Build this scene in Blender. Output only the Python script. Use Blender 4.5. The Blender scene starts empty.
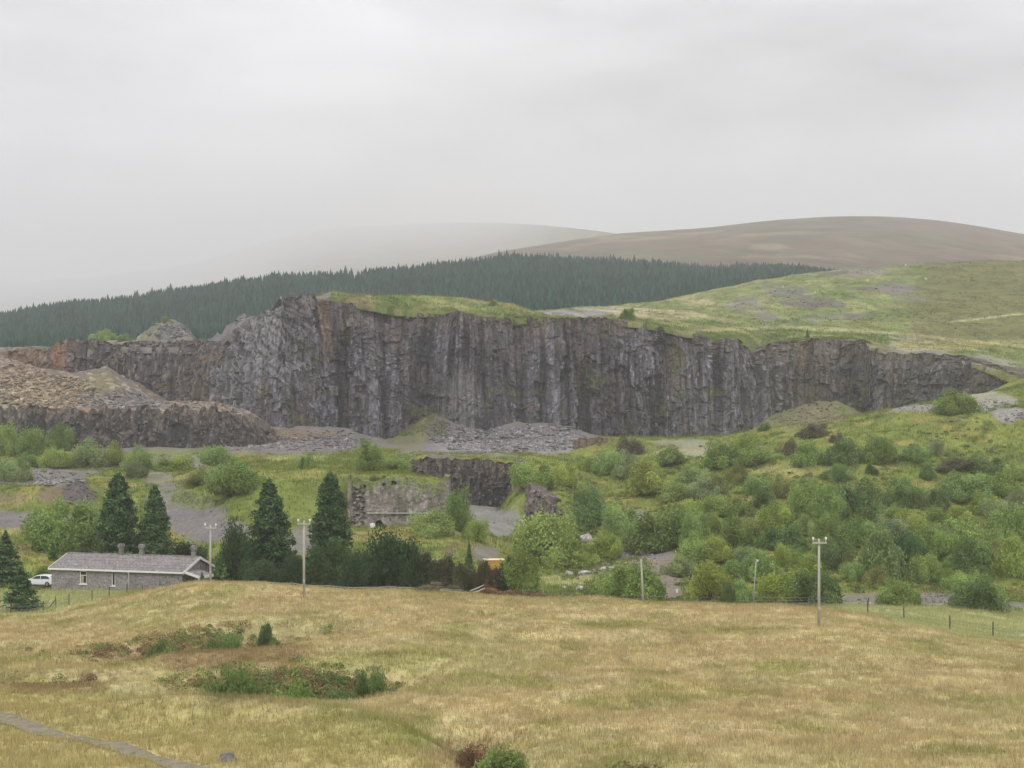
import bpy, bmesh, math, random
import numpy as np
from mathutils import Vector, Matrix
from mathutils.bvhtree import BVHTree

random.seed(7)
RNG = np.random.default_rng(11)
F, CX, HY = 1400.0, 512.0, 440.0          # focal length in pixels, centre column, horizon row
scene = bpy.context.scene
C = scene.collection
R = math.radians


def P(px, py, Y):
    return Vector(((px - CX) / F * Y, Y, (HY - py) / F * Y))


# ------------------------------------------------------------------ noise
def _hash(ix, iy, seed):
    h = (ix.astype(np.int64) * 374761393 + iy.astype(np.int64) * 668265263 + seed * 1442695041) & 0xFFFFFFFF
    h = ((h ^ (h >> 13)) * 1274126177) & 0xFFFFFFFF
    h = ((h ^ (h >> 16)) * 2246822519) & 0xFFFFFFFF
    return ((h ^ (h >> 15)) & 0xFFFFFF) / float(0xFFFFFF)


def vnoise(x, y, seed=0):
    x = np.asarray(x, float); y = np.asarray(y, float)
    x, y = np.broadcast_arrays(x, y)
    ix = np.floor(x); iy = np.floor(y)
    fx = x - ix; fy = y - iy
    fx = fx * fx * (3 - 2 * fx); fy = fy * fy * (3 - 2 * fy)
    a = _hash(ix, iy, seed); b = _hash(ix + 1, iy, seed)
    c = _hash(ix, iy + 1, seed); d = _hash(ix + 1, iy + 1, seed)
    return (a + (b - a) * fx) * (1 - fy) + (c + (d - c) * fx) * fy


def fbm(x, y, seed=0, octv=4, gain=0.5):
    t = 0; s = 0; a = 1.0; x = np.asarray(x, float); y = np.asarray(y, float)
    for o in range(octv):
        t = t + a * vnoise(x, y, seed + o * 17); s += a
        a *= gain; x = x * 2.03 + 13.1; y = y * 2.03 + 7.7
    return t / s                                   # 0..1


def cells(x, y, seed=0):
    """jittered cells: distance to the nearest seed, gap to the second, a random value per cell"""
    x = np.asarray(x, float); y = np.asarray(y, float)
    ix = np.floor(x); iy = np.floor(y)
    f1 = np.full(x.shape, 9.0); f2 = np.full(x.shape, 9.0); rid = np.zeros(x.shape)
    for dx in (-1, 0, 1):
        for dy in (-1, 0, 1):
            cx = ix + dx; cy = iy + dy
            px = cx + _hash(cx, cy, seed); py = cy + _hash(cx, cy, seed + 5)
            d = np.hypot(px - x, py - y)
            r = _hash(cx, cy, seed + 9)
            new = d < f1
            f2 = np.where(new, f1, np.minimum(f2, d))
            rid = np.where(new, r, rid)
            f1 = np.where(new, d, f1)
    return f1, f2 - f1, rid


def joints(u, z, w, h, seed):
    """upright joint blocks: columns of uneven width broken across at uneven heights -> distance to a joint, value per block"""
    x = u / w; i = np.floor(x); z0 = np.zeros_like(i)
    f1 = np.full(x.shape, 9.0); f2 = np.full(x.shape, 9.0); cid = np.zeros(x.shape)
    for dx in (-1, 0, 1):
        c = i + dx; d = np.abs(c + _hash(c, z0, seed) - x); new = d < f1
        f2 = np.where(new, f1, np.minimum(f2, d)); cid = np.where(new, c, cid); f1 = np.where(new, d, f1)
    hh = h * (0.5 + 1.1 * _hash(cid, z0 + 1, seed))
    zz = z / hh + 9.0 * _hash(cid, z0 + 2, seed); k = np.floor(zz); t = zz - k
    cut = 0.25 + 0.5 * _hash(cid, k, seed + 3)                # break each length once more, off centre
    k2 = k * 2 + (t > cut)
    return f2 - f1, _hash(cid, k2, seed + 7), _hash(cid, z0, seed + 8)


def sstep(a, b, x):
    t = np.clip((x - a) / (b - a), 0, 1)
    return t * t * (3 - 2 * t)


def mixc(c, col, m):
    return c + (np.asarray(col, float) - c) * m[..., None]


# ------------------------------------------------------------------ mesh helpers
def link_mesh(name, me, mat=None, parent=None):
    o = bpy.data.objects.new(name, me)
    C.objects.link(o)
    if mat is not None and not me.materials:
        me.materials.append(mat)
    if parent is not None:
        o.parent = parent
    return o


def np_mesh(name, V, faces, col=None, smooth=False):
    """faces: list of (n,k) index arrays"""
    me = bpy.data.meshes.new(name)
    V = np.ascontiguousarray(V, dtype=np.float32)
    me.vertices.add(len(V)); me.vertices.foreach_set("co", V.ravel())
    faces = [np.asarray(f, dtype=np.int32) for f in faces if len(f)]
    loops = np.concatenate([f.ravel() for f in faces])
    tot = np.concatenate([np.full(len(f), f.shape[1], dtype=np.int32) for f in faces])
    start = np.concatenate([[0], np.cumsum(tot)[:-1]]).astype(np.int32)
    me.loops.add(len(loops)); me.loops.foreach_set("vertex_index", loops)
    me.polygons.add(len(tot))
    me.polygons.foreach_set("loop_start", start)
    me.polygons.foreach_set("loop_total", tot)
    me.polygons.foreach_set("use_smooth", np.full(len(tot), smooth, dtype=bool))
    if col is not None:
        a = me.color_attributes.new("Col", 'FLOAT_COLOR', 'POINT')
        c4 = np.ones((len(V), 4), dtype=np.float32); c4[:, :3] = np.clip(col, 0, 1)
        a.data.foreach_set("color", c4.ravel())
    me.update(calc_edges=True)
    me.validate()
    return me


def grid_faces(nr, nc):
    i = np.arange(nr - 1)[:, None] * nc + np.arange(nc - 1)[None, :]
    return np.stack([i, i + 1, i + nc + 1, i + nc], -1).reshape(-1, 4)


class MB:
    """collects boxes, prisms and tubes into one mesh"""
    def __init__(s):
        s.v = []; s.f = []

    def add(s, vs, fs, M=None):
        n = len(s.v)
        for v in vs:
            v = Vector(v)
            s.v.append(M @ v if M else v)
        s.f += [tuple(i + n for i in f) for f in fs]

    def box(s, a, b, M=None):
        x0, y0, z0 = a; x1, y1, z1 = b
        s.add([(x0, y0, z0), (x1, y0, z0), (x1, y1, z0), (x0, y1, z0), (x0, y0, z1), (x1, y0, z1), (x1, y1, z1), (x0, y1, z1)],
              [(3, 2, 1, 0), (4, 5, 6, 7), (0, 1, 5, 4), (1, 2, 6, 5), (2, 3, 7, 6), (3, 0, 4, 7)], M)

    def prism(s, poly, y0, y1, M=None):
        """polygon in x,z pushed along y"""
        n = len(poly)
        vs = [(x, y0, z) for x, z in poly] + [(x, y1, z) for x, z in poly]
        fs = [tuple(range(n)), tuple(reversed(range(n, 2 * n)))]
        fs += [((i + 1) % n, i, i + n, (i + 1) % n + n) for i in range(n)]
        s.add(vs, fs, M)

    def tube(s, pts, rad, n=8):
        pts = [Vector(p) for p in pts]
        if not hasattr(rad, '__len__'):
            rad = [rad] * len(pts)
        base = len(s.v)
        for i, p in enumerate(pts):
            d = (pts[min(i + 1, len(pts) - 1)] - pts[max(i - 1, 0)]).normalized()
            u = d.orthogonal().normalized(); w = d.cross(u)
            for k in range(n):
                a = 2 * math.pi * k / n
                s.v.append(p + (u * math.cos(a) + w * math.sin(a)) * rad[i])
        for i in range(len(pts) - 1):
            for k in range(n):
                a = base + i * n + k; b = base + i * n + (k + 1) % n
                s.f.append((a, b, b + n, a + n))
        s.f.append(tuple(base + k for k in reversed(range(n))))
        s.f.append(tuple(base + (len(pts) - 1) * n + k for k in range(n)))

    def build(s, name, mat, parent=None, smooth=False, bevel=0):
        me = bpy.data.meshes.new(name)
        me.from_pydata([tuple(v) for v in s.v], [], s.f)
        if smooth:
            me.polygons.foreach_set("use_smooth", [True] * len(me.polygons))
        me.update()
        o = link_mesh(name, me, mat, parent)
        if bevel:
            b = o.modifiers.new("bevel", 'BEVEL'); b.width = bevel; b.segments = 2
        return o


def tag(o, label=None, cat=None, group=None, kind=None):
    if label: o['label'] = label
    if cat: o['category'] = cat
    if group: o['group'] = group
    if kind: o['kind'] = kind
    return o


def empty(name, loc, rz=0.0):
    o = bpy.data.objects.new(name, None)
    o.empty_display_size = 0.2
    C.objects.link(o)
    o.location = loc; o.rotation_euler = (0, 0, rz)
    return o


# ------------------------------------------------------------------ materials
def new_mat(name):
    m = bpy.data.materials.new(name); m.use_nodes = True
    nt = m.node_tree; nt.nodes.clear()
    return m, nt, nt.nodes, nt.links


def n_noise(nt, vec, scale, detail=4, rough=0.55):
    n = nt.nodes.new('ShaderNodeTexNoise'); n.inputs['Scale'].default_value = scale
    n.inputs['Detail'].default_value = detail; n.inputs['Roughness'].default_value = rough
    if vec is not None: nt.links.new(vec, n.inputs['Vector'])
    return n.outputs['Fac']


def n_range(nt, val, a, b, c, d):
    n = nt.nodes.new('ShaderNodeMapRange')
    for i, v in enumerate((a, b, c, d)): n.inputs[i + 1].default_value = v
    nt.links.new(val, n.inputs[0]); return n.outputs[0]


def n_math(nt, op, a, b):
    n = nt.nodes.new('ShaderNodeMath'); n.operation = op
    for i, v in enumerate((a, b)):
        if isinstance(v, (int, float)): n.inputs[i].default_value = v
        else: nt.links.new(v, n.inputs[i])
    return n.outputs[0]


def n_scale(nt, col, fac):
    n = nt.nodes.new('ShaderNodeVectorMath'); n.operation = 'SCALE'
    nt.links.new(col, n.inputs[0])
    if isinstance(fac, (int, float)): n.inputs['Scale'].default_value = fac
    else: nt.links.new(fac, n.inputs['Scale'])
    return n.outputs[0]


def n_mix(nt, a, b, fac, mode='MIX'):
    n = nt.nodes.new('ShaderNodeMix'); n.data_type = 'RGBA'; n.blend_type = mode
    for sock, v in ((n.inputs[0], fac), (n.inputs[6], a), (n.inputs[7], b)):
        if isinstance(v, (int, float)): sock.default_value = v
        elif isinstance(v, tuple): sock.default_value = (*v, 1)
        else: nt.links.new(v, sock)
    return n.outputs[2]


def n_coord(nt, kind='Object', scale=None):
    t = nt.nodes.new('ShaderNodeTexCoord'); o = t.outputs[kind]
    if scale:
        mp = nt.nodes.new('ShaderNodeMapping'); mp.inputs['Scale'].default_value = scale
        nt.links.new(o, mp.inputs[0]); o = mp.outputs[0]
    return o


def n_attr(nt, name="Col"):
    a = nt.nodes.new('ShaderNodeAttribute'); a.attribute_name = name
    return a.outputs['Color']


def finish(nt, col, rough=0.9, bump=None, bstr=0.4, bdist=0.1, spec=0.2, metal=0.0):
    p = nt.nodes.new('ShaderNodeBsdfPrincipled'); o = nt.nodes.new('ShaderNodeOutputMaterial')
    if isinstance(col, tuple): p.inputs['Base Color'].default_value = (*col, 1)
    else: nt.links.new(col, p.inputs['Base Color'])
    if isinstance(rough, (int, float)): p.inputs['Roughness'].default_value = rough
    else: nt.links.new(rough, p.inputs['Roughness'])
    p.inputs['Specular IOR Level'].default_value = spec
    p.inputs['Metallic'].default_value = metal
    if bump is not None:
        b = nt.nodes.new('ShaderNodeBump'); b.inputs['Strength'].default_value = bstr
        b.inputs['Distance'].default_value = bdist
        nt.links.new(bump, b.inputs['Height']); nt.links.new(b.outputs[0], p.inputs['Normal'])
    nt.links.new(p.outputs[0], o.inputs['Surface'])
    return p


def mat_terrain(name, s1, s2, lo=0.72, hi=1.3, bdist=0.12, tint=(0.9, 1.0, 0.8)):
    m, nt, N, L = new_mat(name)
    co = n_coord(nt)
    a = n_attr(nt)
    f1 = n_range(nt, n_noise(nt, co, s1, 5, 0.65), 0.3, 0.7, lo, hi)
    f2 = n_range(nt, n_noise(nt, co, s2, 4, 0.6), 0.3, 0.7, 0.82, 1.18)
    c = n_scale(nt, a, n_math(nt, 'MULTIPLY', f1, f2))
    c = n_mix(nt, c, tint, n_range(nt, n_noise(nt, co, s2 * 0.6, 3), 0.45, 0.7, 0, 0.5), 'MULTIPLY')
    finish(nt, c, 0.95, n_noise(nt, co, s1, 6, 0.7), 0.7, bdist, 0.1)
    return m


def mat_rock(name):
    m, nt, N, L = new_mat(name)
    co = n_coord(nt, 'Object', (1, 1, 0.35))
    co2 = n_coord(nt)
    a = n_attr(nt)
    f1 = n_range(nt, n_noise(nt, co, 1.1, 6, 0.75), 0.32, 0.68, 0.5, 1.55)
    f2 = n_range(nt, n_noise(nt, co2, 2.6, 4, 0.7), 0.3, 0.7, 0.7, 1.32)
    c = n_scale(nt, a, n_math(nt, 'MULTIPLY', f1, f2))
    finish(nt, c, 0.9, n_noise(nt, co, 1.4, 7, 0.75), 0.9, 0.35, 0.2)
    return m


def mat_leaf(name, trans=0.25, gain=1.0):
    m, nt, N, L = new_mat(name)
    oi = N.new('ShaderNodeObjectInfo')
    c = n_scale(nt, n_mix(nt, n_attr(nt), oi.outputs['Color'], 1.0, 'MULTIPLY'), gain)
    d = N.new('ShaderNodeBsdfDiffuse'); t = N.new('ShaderNodeBsdfTranslucent'); mx = N.new('ShaderNodeMixShader')
    o = N.new('ShaderNodeOutputMaterial'); mx.inputs[0].default_value = trans
    L.new(c, d.inputs[0]); L.new(c, t.inputs[0]); L.new(d.outputs[0], mx.inputs[1]); L.new(t.outputs[0], mx.inputs[2])
    L.new(mx.outputs[0], o.inputs[0])
    return m


def mat_plain(name, col, rough=0.8, var=0.25, scale=3.0, stretch=(1, 1, 1), bump=0.02, spec=0.3, metal=0):
    m, nt, N, L = new_mat(name)
    co = n_coord(nt, 'Object', stretch)
    nz = n_noise(nt, co, scale, 5, 0.65)
    f = n_range(nt, nz, 0.3, 0.7, 1 - var, 1 + var)
    rgb = N.new('ShaderNodeRGB'); rgb.outputs[0].default_value = (*col, 1)
    finish(nt, n_scale(nt, rgb.outputs[0], f), rough, nz, 0.5, bump, spec, metal)
    return m


def mat_masonry(name, c1, c2, mortar, scale, bw=0.5, bh=0.25, vert_axis='xz', stain=(0.1, 0.1, 0.09)):
    m, nt, N, L = new_mat(name)
    t = n_coord(nt)
    sp = N.new('ShaderNodeSeparateXYZ'); cb = N.new('ShaderNodeCombineXYZ')
    L.new(t, sp.inputs[0])
    L.new(n_math(nt, 'ADD', sp.outputs[0], sp.outputs[1]), cb.inputs[0]); L.new(sp.outputs[2], cb.inputs[1])
    nzv = N.new('ShaderNodeTexNoise'); nzv.inputs['Scale'].default_value = 1.5; L.new(t, nzv.inputs['Vector'])
    vm = N.new('ShaderNodeVectorMath'); vm.operation = 'MULTIPLY_ADD'
    L.new(nzv.outputs['Color'], vm.inputs[0]); vm.inputs[1].default_value = (0.25, 0.12, 0); L.new(cb.outputs[0], vm.inputs[2])
    b = N.new('ShaderNodeTexBrick'); b.inputs['Scale'].default_value = scale
    b.inputs['Brick Width'].default_value = bw; b.inputs['Row Height'].default_value = bh
    b.inputs['Mortar Size'].default_value = 0.018; b.inputs['Color1'].default_value = (*c1, 1)
    b.inputs['Color2'].default_value = (*c2, 1); b.inputs['Mortar'].default_value = (*mortar, 1)
    L.new(vm.outputs[0], b.inputs['Vector'])
    nz = n_noise(nt, t, 0.7, 5, 0.6)
    c = n_scale(nt, b.outputs['Color'], n_range(nt, n_noise(nt, t, 3.5, 4), 0.3, 0.7, 0.6, 1.4))
    c = n_mix(nt, c, stain, n_range(nt, nz, 0.48, 0.72, 0, 0.6))
    finish(nt, c, 0.92, b.outputs['Fac'], -0.6, 0.03, 0.15)
    return m


M = {}
M['ground'] = mat_terrain('ground', 1.6, 0.22)
M['pasture'] = mat_terrain('pasture', 0.55, 0.07, 0.72, 1.3, 0.25)
M['moor'] = mat_terrain('moor', 0.05, 0.008, 0.8, 1.2, 1.0, (0.85, 0.95, 0.75))
M['rock'] = mat_rock('rock')
M['leaf'] = mat_leaf('leaf', 0.3, 3.5)
M['needle'] = mat_leaf('needle', 0.12, 3.3)
M['scrub'] = mat_leaf('scrub', 0.25)
M['spruce'] = mat_leaf('spruce', 0.08)
M['grass'] = mat_leaf('grass_blades', 0.3)
M['bark'] = mat_plain('bark', (0.09, 0.07, 0.05), 0.95, 0.35, 6, (1, 1, 0.2))
M['stone'] = mat_masonry('house_stone', (0.27, 0.25, 0.24), (0.18, 0.168, 0.162), (0.34, 0.33, 0.315), 1.0, 0.42, 0.17)
M['slate'] = mat_masonry('roof_slate', (0.19, 0.175, 0.175), (0.25, 0.225, 0.22), (0.12, 0.11, 0.115), 1.0, 0.5, 0.3, stain=(0.30, 0.25, 0.23))
M['white'] = mat_plain('white_paint', (0.72, 0.72, 0.70), 0.5, 0.08, 4)
M['chimney'] = mat_masonry('chimney_stone', (0.25, 0.235, 0.22), (0.19, 0.18, 0.17), (0.3, 0.29, 0.28), 1.0, 0.4, 0.2)
M['kiln'] = mat_masonry('kiln_stone', (0.27, 0.245, 0.225), (0.21, 0.19, 0.175), (0.28, 0.26, 0.245), 1.0, 0.6, 0.28, stain=(0.16, 0.15, 0.11))
M['dark'] = mat_plain('arch_shade', (0.02, 0.02, 0.02), 0.9, 0.2)
M['wood'] = mat_plain('pole_wood', (0.40, 0.38, 0.34), 0.85, 0.2, 5, (1, 1, 0.1))
M['post'] = mat_plain('post_wood', (0.10, 0.09, 0.08), 0.9, 0.3, 6, (1, 1, 0.2))
M['rail'] = mat_plain('rail_wood', (0.48, 0.46, 0.41), 0.85, 0.2, 5)
M['wire'] = mat_plain('wire', (0.25, 0.25, 0.25), 0.5, 0.1, metal=0.6)
M['ceramic'] = mat_plain('ceramic', (0.75, 0.74, 0.72), 0.3, 0.05)
M['glass'] = mat_plain('window_glass', (0.03, 0.035, 0.03), 0.08, 0.3, 0.7, spec=0.6)
M['blind'] = mat_plain('window_blind', (0.35, 0.30, 0.18), 0.8, 0.1)
M['carpaint'] = mat_plain('car_paint', (0.72, 0.73, 0.75), 0.25, 0.03, 2, spec=0.5, bump=0.0)
M['tyre'] = mat_plain('tyre', (0.02, 0.02, 0.02), 0.8, 0.2)
M['hub'] = mat_plain('hub', (0.4, 0.4, 0.42), 0.35, 0.1, metal=0.8)
M['redlamp'] = mat_plain('tail_lamp', (0.35, 0.02, 0.02), 0.2, 0.1)
M['yellow'] = mat_plain('yellow_steel', (0.55, 0.33, 0.07), 0.6, 0.25, 1.2)
M['palesteel'] = mat_plain('pale_steel', (0.75, 0.6, 0.4), 0.5, 0.15, 2)
M['asphalt'] = mat_plain('asphalt', (0.15, 0.145, 0.15), 0.9, 0.2, 2)
M['track'] = mat_plain('track_gravel', (0.21, 0.185, 0.125), 0.95, 0.3, 1.5)
M['wool'] = mat_plain('wool', (0.72, 0.70, 0.64), 0.95, 0.1, 8)

# palette (albedo)
TAN = (0.405, 0.330, 0.170); STRAW = (0.485, 0.415, 0.24); OLIVE = (0.33, 0.305, 0.135)
RUST = (0.23, 0.135, 0.075); GREEN = (0.148, 0.18, 0.044); LIME = (0.205, 0.228, 0.056)
PALEG = (0.43, 0.43, 0.21); GRAVEL = (0.185, 0.163, 0.168); PALEGR = (0.27, 0.25, 0.25)
BROWN = (0.17, 0.125, 0.085); ROCK = (0.16, 0.145, 0.145)


# ------------------------------------------------------------------ terrain sheets
def interp_table(tab, pxs, Ys):
    """tab: {px: [(Y,py),...]} -> z[row=Y, col=px]"""
    keys = sorted(tab)
    zk = np.array([np.interp(Ys, [t[0] for t in tab[k]], [(HY - t[1]) / F * t[0] for t in tab[k]]) for k in keys])
    out = np.empty((len(Ys), len(pxs)))
    for i in range(len(Ys)):
        out[i] = np.interp(pxs, keys, zk[:, i])
    return out


def smooth(a, k, axis):
    if k < 1: return a
    ker = np.hanning(2 * k + 3)[1:-1]; ker /= ker.sum()
    pad = [(0, 0), (0, 0)]; pad[axis] = (k, k)
    b = np.pad(a, pad, mode='edge')
    return np.apply_along_axis(lambda v: np.convolve(v, ker, mode='valid'), axis, b)


class Sheet:
    def __init__(s, pxs, Y2, Z2):
        s.px = pxs; s.Y = Y2; s.Z = Z2                         # Y2, Z2: rows x cols
        s.X = (pxs[None, :] - CX) / F * Y2
        s.V = np.stack([s.X, s.Y, s.Z], -1)

    def bvh(s):
        nr, nc = s.Y.shape
        s.tree = BVHTree.FromPolygons([tuple(v) for v in s.V.reshape(-1, 3)], [tuple(f) for f in grid_faces(nr, nc)])

    def z(s, x, y):
        h = s.tree.ray_cast(Vector((x, y, 900)), Vector((0, 0, -1)))
        return h[0].z if h[0] else -20.0

    def hit(s, px, py):
        d = P(px, py, 1.0).normalized()
        h = s.tree.ray_cast(Vector((0, 0, 0)), d)
        return h[0]


L0 = [(15, 1240), (30, 962), (45, 846), (60, 768)]
GT = {
 0:    L0 + [(80, 716), (100, 680), (120, 651), (140, 628), (150, 617), (160, 606), (172, 595), (185, 588), (210, 561), (230, 537), (260, 508), (290, 485), (330, 464), (370, 454), (395, 449), (480, 447)],
 60:   L0 + [(80, 716), (100, 678), (120, 648), (140, 624), (150, 613), (160, 602), (172, 593), (185, 588), (210, 561), (230, 537), (260, 508), (290, 486), (330, 466), (370, 455), (395, 449), (480, 447)],
 120:  L0 + [(80, 714), (100, 674), (120, 644), (140, 615), (150, 602), (158, 594), (165, 592.5), (172, 592), (185, 586), (200, 575), (215, 556), (230, 530), (260, 505), (290, 486), (330, 468), (370, 455), (395, 448), (480, 446)],
 200:  L0 + [(80, 712), (100, 668), (120, 634), (140, 600), (150, 587), (155, 583), (165, 587), (172, 591), (185, 584), (200, 572), (215, 553), (230, 525), (245, 502), (260, 492), (290, 478), (330, 468), (370, 455), (395, 447), (480, 441)],
 255:  L0 + [(80, 712), (100, 668), (120, 634), (140, 602), (150, 590), (155, 585), (165, 588), (172, 591), (190, 582), (205, 560), (217, 535), (228, 508), (238, 484), (246, 473), (265, 469), (290, 465), (305, 462), (340, 456), (380, 449), (420, 443), (480, 441)],
 300:  L0 + [(80, 712), (100, 668), (120, 636), (140, 605), (148, 595), (155, 588), (162, 589.5), (172, 592), (190, 582), (205, 560), (215, 545), (225, 520), (235, 492), (242, 474), (250, 471), (265, 467), (290, 464), (305, 461), (340, 455), (380, 450), (430, 443), (480, 441)],
 340:  L0 + [(80, 712), (100, 668), (120, 636), (140, 606), (148, 596), (155, 589.5), (162, 591), (172, 593), (190, 582), (210, 550), (222, 530), (230, 510), (236, 480), (242, 473), (250, 471), (265, 467), (290, 464), (305, 461), (340, 455), (380, 450), (430, 443), (480, 441)],
 352:  L0 + [(80, 712), (100, 668), (120, 636), (140, 606), (148, 596), (155, 590), (162, 592), (172, 594), (190, 580), (210, 548), (230, 527), (234, 526), (236, 476), (250, 473), (265, 469), (290, 465), (305, 461), (340, 455), (380, 448), (430, 443), (480, 441)],
 408:  L0 + [(80, 712), (100, 668), (120, 636), (140, 606), (148, 596), (155, 590), (162, 592), (172, 594), (190, 580), (210, 548), (230, 527), (234, 526), (236, 476), (250, 473), (265, 469), (290, 465), (305, 461), (340, 455), (380, 448), (430, 443), (480, 441)],
 416:  L0 + [(80, 714), (100, 670), (120, 637), (140, 607), (150, 596), (156, 591.5), (163, 594), (172, 596), (190, 581), (210, 548), (230, 528), (234, 526), (236, 478), (250, 478), (268, 484), (290, 486), (304, 486), (306, 457), (340, 453), (380, 447), (430, 442), (480, 441)],
 448:  L0 + [(80, 714), (100, 670), (120, 637), (140, 607), (150, 596), (156, 591.5), (163, 594), (172, 596), (190, 581), (210, 548), (230, 528), (234, 526), (236, 480), (250, 482), (268, 490), (290, 494), (304, 494), (306, 457), (340, 453), (380, 447), (430, 442), (480, 441)],
 452:  L0 + [(80, 714), (100, 670), (120, 637), (140, 607), (150, 596), (156, 592), (163, 594), (172, 596), (190, 581), (210, 548), (230, 530), (250, 521), (275, 512), (298, 506), (304.5, 505), (306, 458), (340, 454), (380, 447), (430, 442), (480, 441)],
 500:  L0 + [(80, 716), (100, 672), (120, 638), (140, 609), (150, 598), (156, 594.5), (165, 597), (175, 597), (190, 585), (210, 560), (230, 545), (250, 530), (275, 517), (298, 508), (304.5, 507), (306, 460), (340, 452), (380, 446), (430, 439), (480, 439)],
 528:  L0 + [(80, 717), (100, 673), (120, 639), (140, 611), (150, 600), (156, 596), (165, 599), (175, 598), (190, 587), (210, 568), (230, 553), (250, 538), (268, 528), (273, 492), (290, 474), (306, 464), (340, 453), (380, 446), (430, 438), (480, 438)],
 565:  L0 + [(80, 718), (100, 674), (120, 640), (140, 612), (150, 602), (156, 598), (165, 601), (175, 600), (190, 589), (210, 574), (230, 558), (250, 542), (264, 530), (270, 500), (290, 482), (310, 468), (340, 458), (352, 452), (380, 446), (430, 436), (480, 436)],
 600:  L0 + [(80, 718), (100, 675), (120, 642), (140, 614), (150, 603), (156, 600), (165, 603), (175, 600), (190, 590), (205, 578), (225, 560), (245, 540), (270, 514), (290, 494), (310, 477), (330, 466), (347, 460), (350, 438), (360, 437), (375, 442), (400, 442), (480, 441)],
 640:  L0 + [(80, 718), (100, 675), (120, 642), (140, 614), (150, 604), (156, 601.5), (165, 603), (175, 599), (190, 588), (210, 570), (240, 543), (270, 513), (300, 484), (320, 462), (340, 443), (355, 437), (370, 441), (400, 442), (480, 441)],
 720:  L0 + [(80, 718), (100, 675), (120, 642), (140, 616), (150, 607), (157, 605), (168, 606), (180, 600), (195, 585), (220, 558), (250, 523), (280, 489), (310, 461), (335, 442), (350, 436), (370, 439), (400, 441), (480, 441)],
 820:  L0 + [(80, 718), (100, 675), (120, 638), (126, 629), (140, 615), (150, 610), (157, 608), (168, 607), (180, 600), (195, 585), (220, 553), (250, 515), (280, 475), (300, 448), (315, 432), (330, 421), (345, 420), (360, 427), (400, 436), (480, 436)],
 920:  L0 + [(80, 718), (100, 675), (120, 642), (126, 635), (140, 625), (150, 618), (160, 612), (172, 606), (185, 598), (200, 582), (225, 550), (250, 515), (275, 475), (295, 440), (310, 420), (325, 409), (340, 405), (355, 404), (370, 411), (400, 422), (480, 422)],
 1024: L0 + [(80, 720), (100, 680), (120, 653), (126, 647), (140, 637), (150, 629), (160, 621), (172, 612), (185, 602), (200, 588), (225, 552), (250, 512), (275, 470), (295, 435), (310, 412), (325, 398), (345, 388), (365, 384), (400, 380), (430, 377), (480, 377)],
}
GT[-600] = GT[0]; GT[1700] = GT[1024]
gpx = np.concatenate([np.arange(-560, -20, 8), np.arange(-20, 1044, 2.5), np.arange(1044, 1620, 8)]).astype(float)
gY = np.exp(np.arange(math.log(18), math.log(478), 0.0062))
GZ = interp_table(GT, gpx, gY)
GZs = smooth(smooth(GZ, 5, 1), 3, 0)
PX2, Y2 = np.meshgrid(gpx, gY)
# keep the quarry steps crisp, smooth everything else
step = ((PX2 > 340) & (PX2 < 452) & (np.abs(Y2 - 235) < 8)) | ((PX2 > 406) & (PX2 < 612) & (Y2 > 255) & (Y2 < 360))
GZ = np.where(step, GZ, GZs)
X2 = (PX2 - CX) / F * Y2


def bump_at(px, Y, h, r, pw=1.0):
    global GZ
    x = (px - CX) / F * Y
    d = np.hypot(X2 - x, Y2 - Y) / r
    d = d * (0.8 + 0.4 * fbm(X2 / 6, Y2 / 6, int(px)))
    GZ = GZ + h * np.clip(1 - d, 0, 1) ** pw


def ridge(pts, h, r):
    global GZ
    best = np.full(X2.shape, 1e9)
    for (a, b) in zip(pts[:-1], pts[1:]):
        ax, ay = (a[0] - CX) / F * a[1], a[1]; bx, by = (b[0] - CX) / F * b[1], b[1]
        t = np.clip(((X2 - ax) * (bx - ax) + (Y2 - ay) * (by - ay)) / ((bx - ax) ** 2 + (by - ay) ** 2), 0, 1)
        best = np.minimum(best, np.hypot(X2 - ax - t * (bx - ax), Y2 - ay - t * (by - ay)))
    GZ = GZ + h * np.exp(-(best / r) ** 2)


# gullies of the near field, and the low rise in front of the lower one
ridge([(150, 88), (200, 90), (260, 90), (330, 91.5), (380, 99)], -3.3, 3.6)
ridge([(120, 113), (190, 113), (235, 116), (272, 124)], -2.2, 3.2)
ridge([(120, 81), (250, 80), (330, 76), (410, 67), (450, 61)], 0.8, 3.2)
ridge([(470, 72), (490, 62), (510, 56)], -1.4, 3.0)
ridge([(0, 98), (80, 97), (150, 99)], -0.5, 2.0)
# tips, fans and heaps below the faces
bump_at(437, 441, 9.5, 15, 0.9); bump_at(550, 446, 4.0, 24); bump_at(482, 442, 2.5, 14); bump_at(515, 442, 3.2, 15)
bump_at(300, 426, 5, 17); bump_at(255, 424, 4, 14); bump_at(345, 432, 4, 15)
bump_at(838, 464, 6, 22, 1.2); bump_at(812, 468, 7, 28, 1.2); bump_at(780, 466, 5, 24, 1.2); bump_at(750, 458, 2.5, 16)
bump_at(50, 262, 3.2, 11, 0.8); bump_at(78, 262, 3.4, 8, 0.8); bump_at(15, 268, 2.4, 11)
bump_at(222, 345, 3.4, 13); bump_at(205, 300, 1.6, 8); bump_at(290, 395, 1.8, 13)
bump_at(592, 225, 2.2, 7); bump_at(640, 255, 1.2, 8)
for k in range(26):                                         # hummocks of the old tips on the right-hand slope
    px = random.uniform(630, 1060); Yk = random.uniform(205, 325)
    bump_at(px, Yk, random.uniform(0.5, 1.7), random.uniform(5, 12))
ridge([(688, 281), (740, 281), (800, 283), (870, 281)], 1.2, 1.8); ridge([(760, 300), (830, 304), (900, 300)], 1.0, 1.8); ridge([(640, 268), (690, 262), (740, 262)], 0.9, 1.8)
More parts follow.
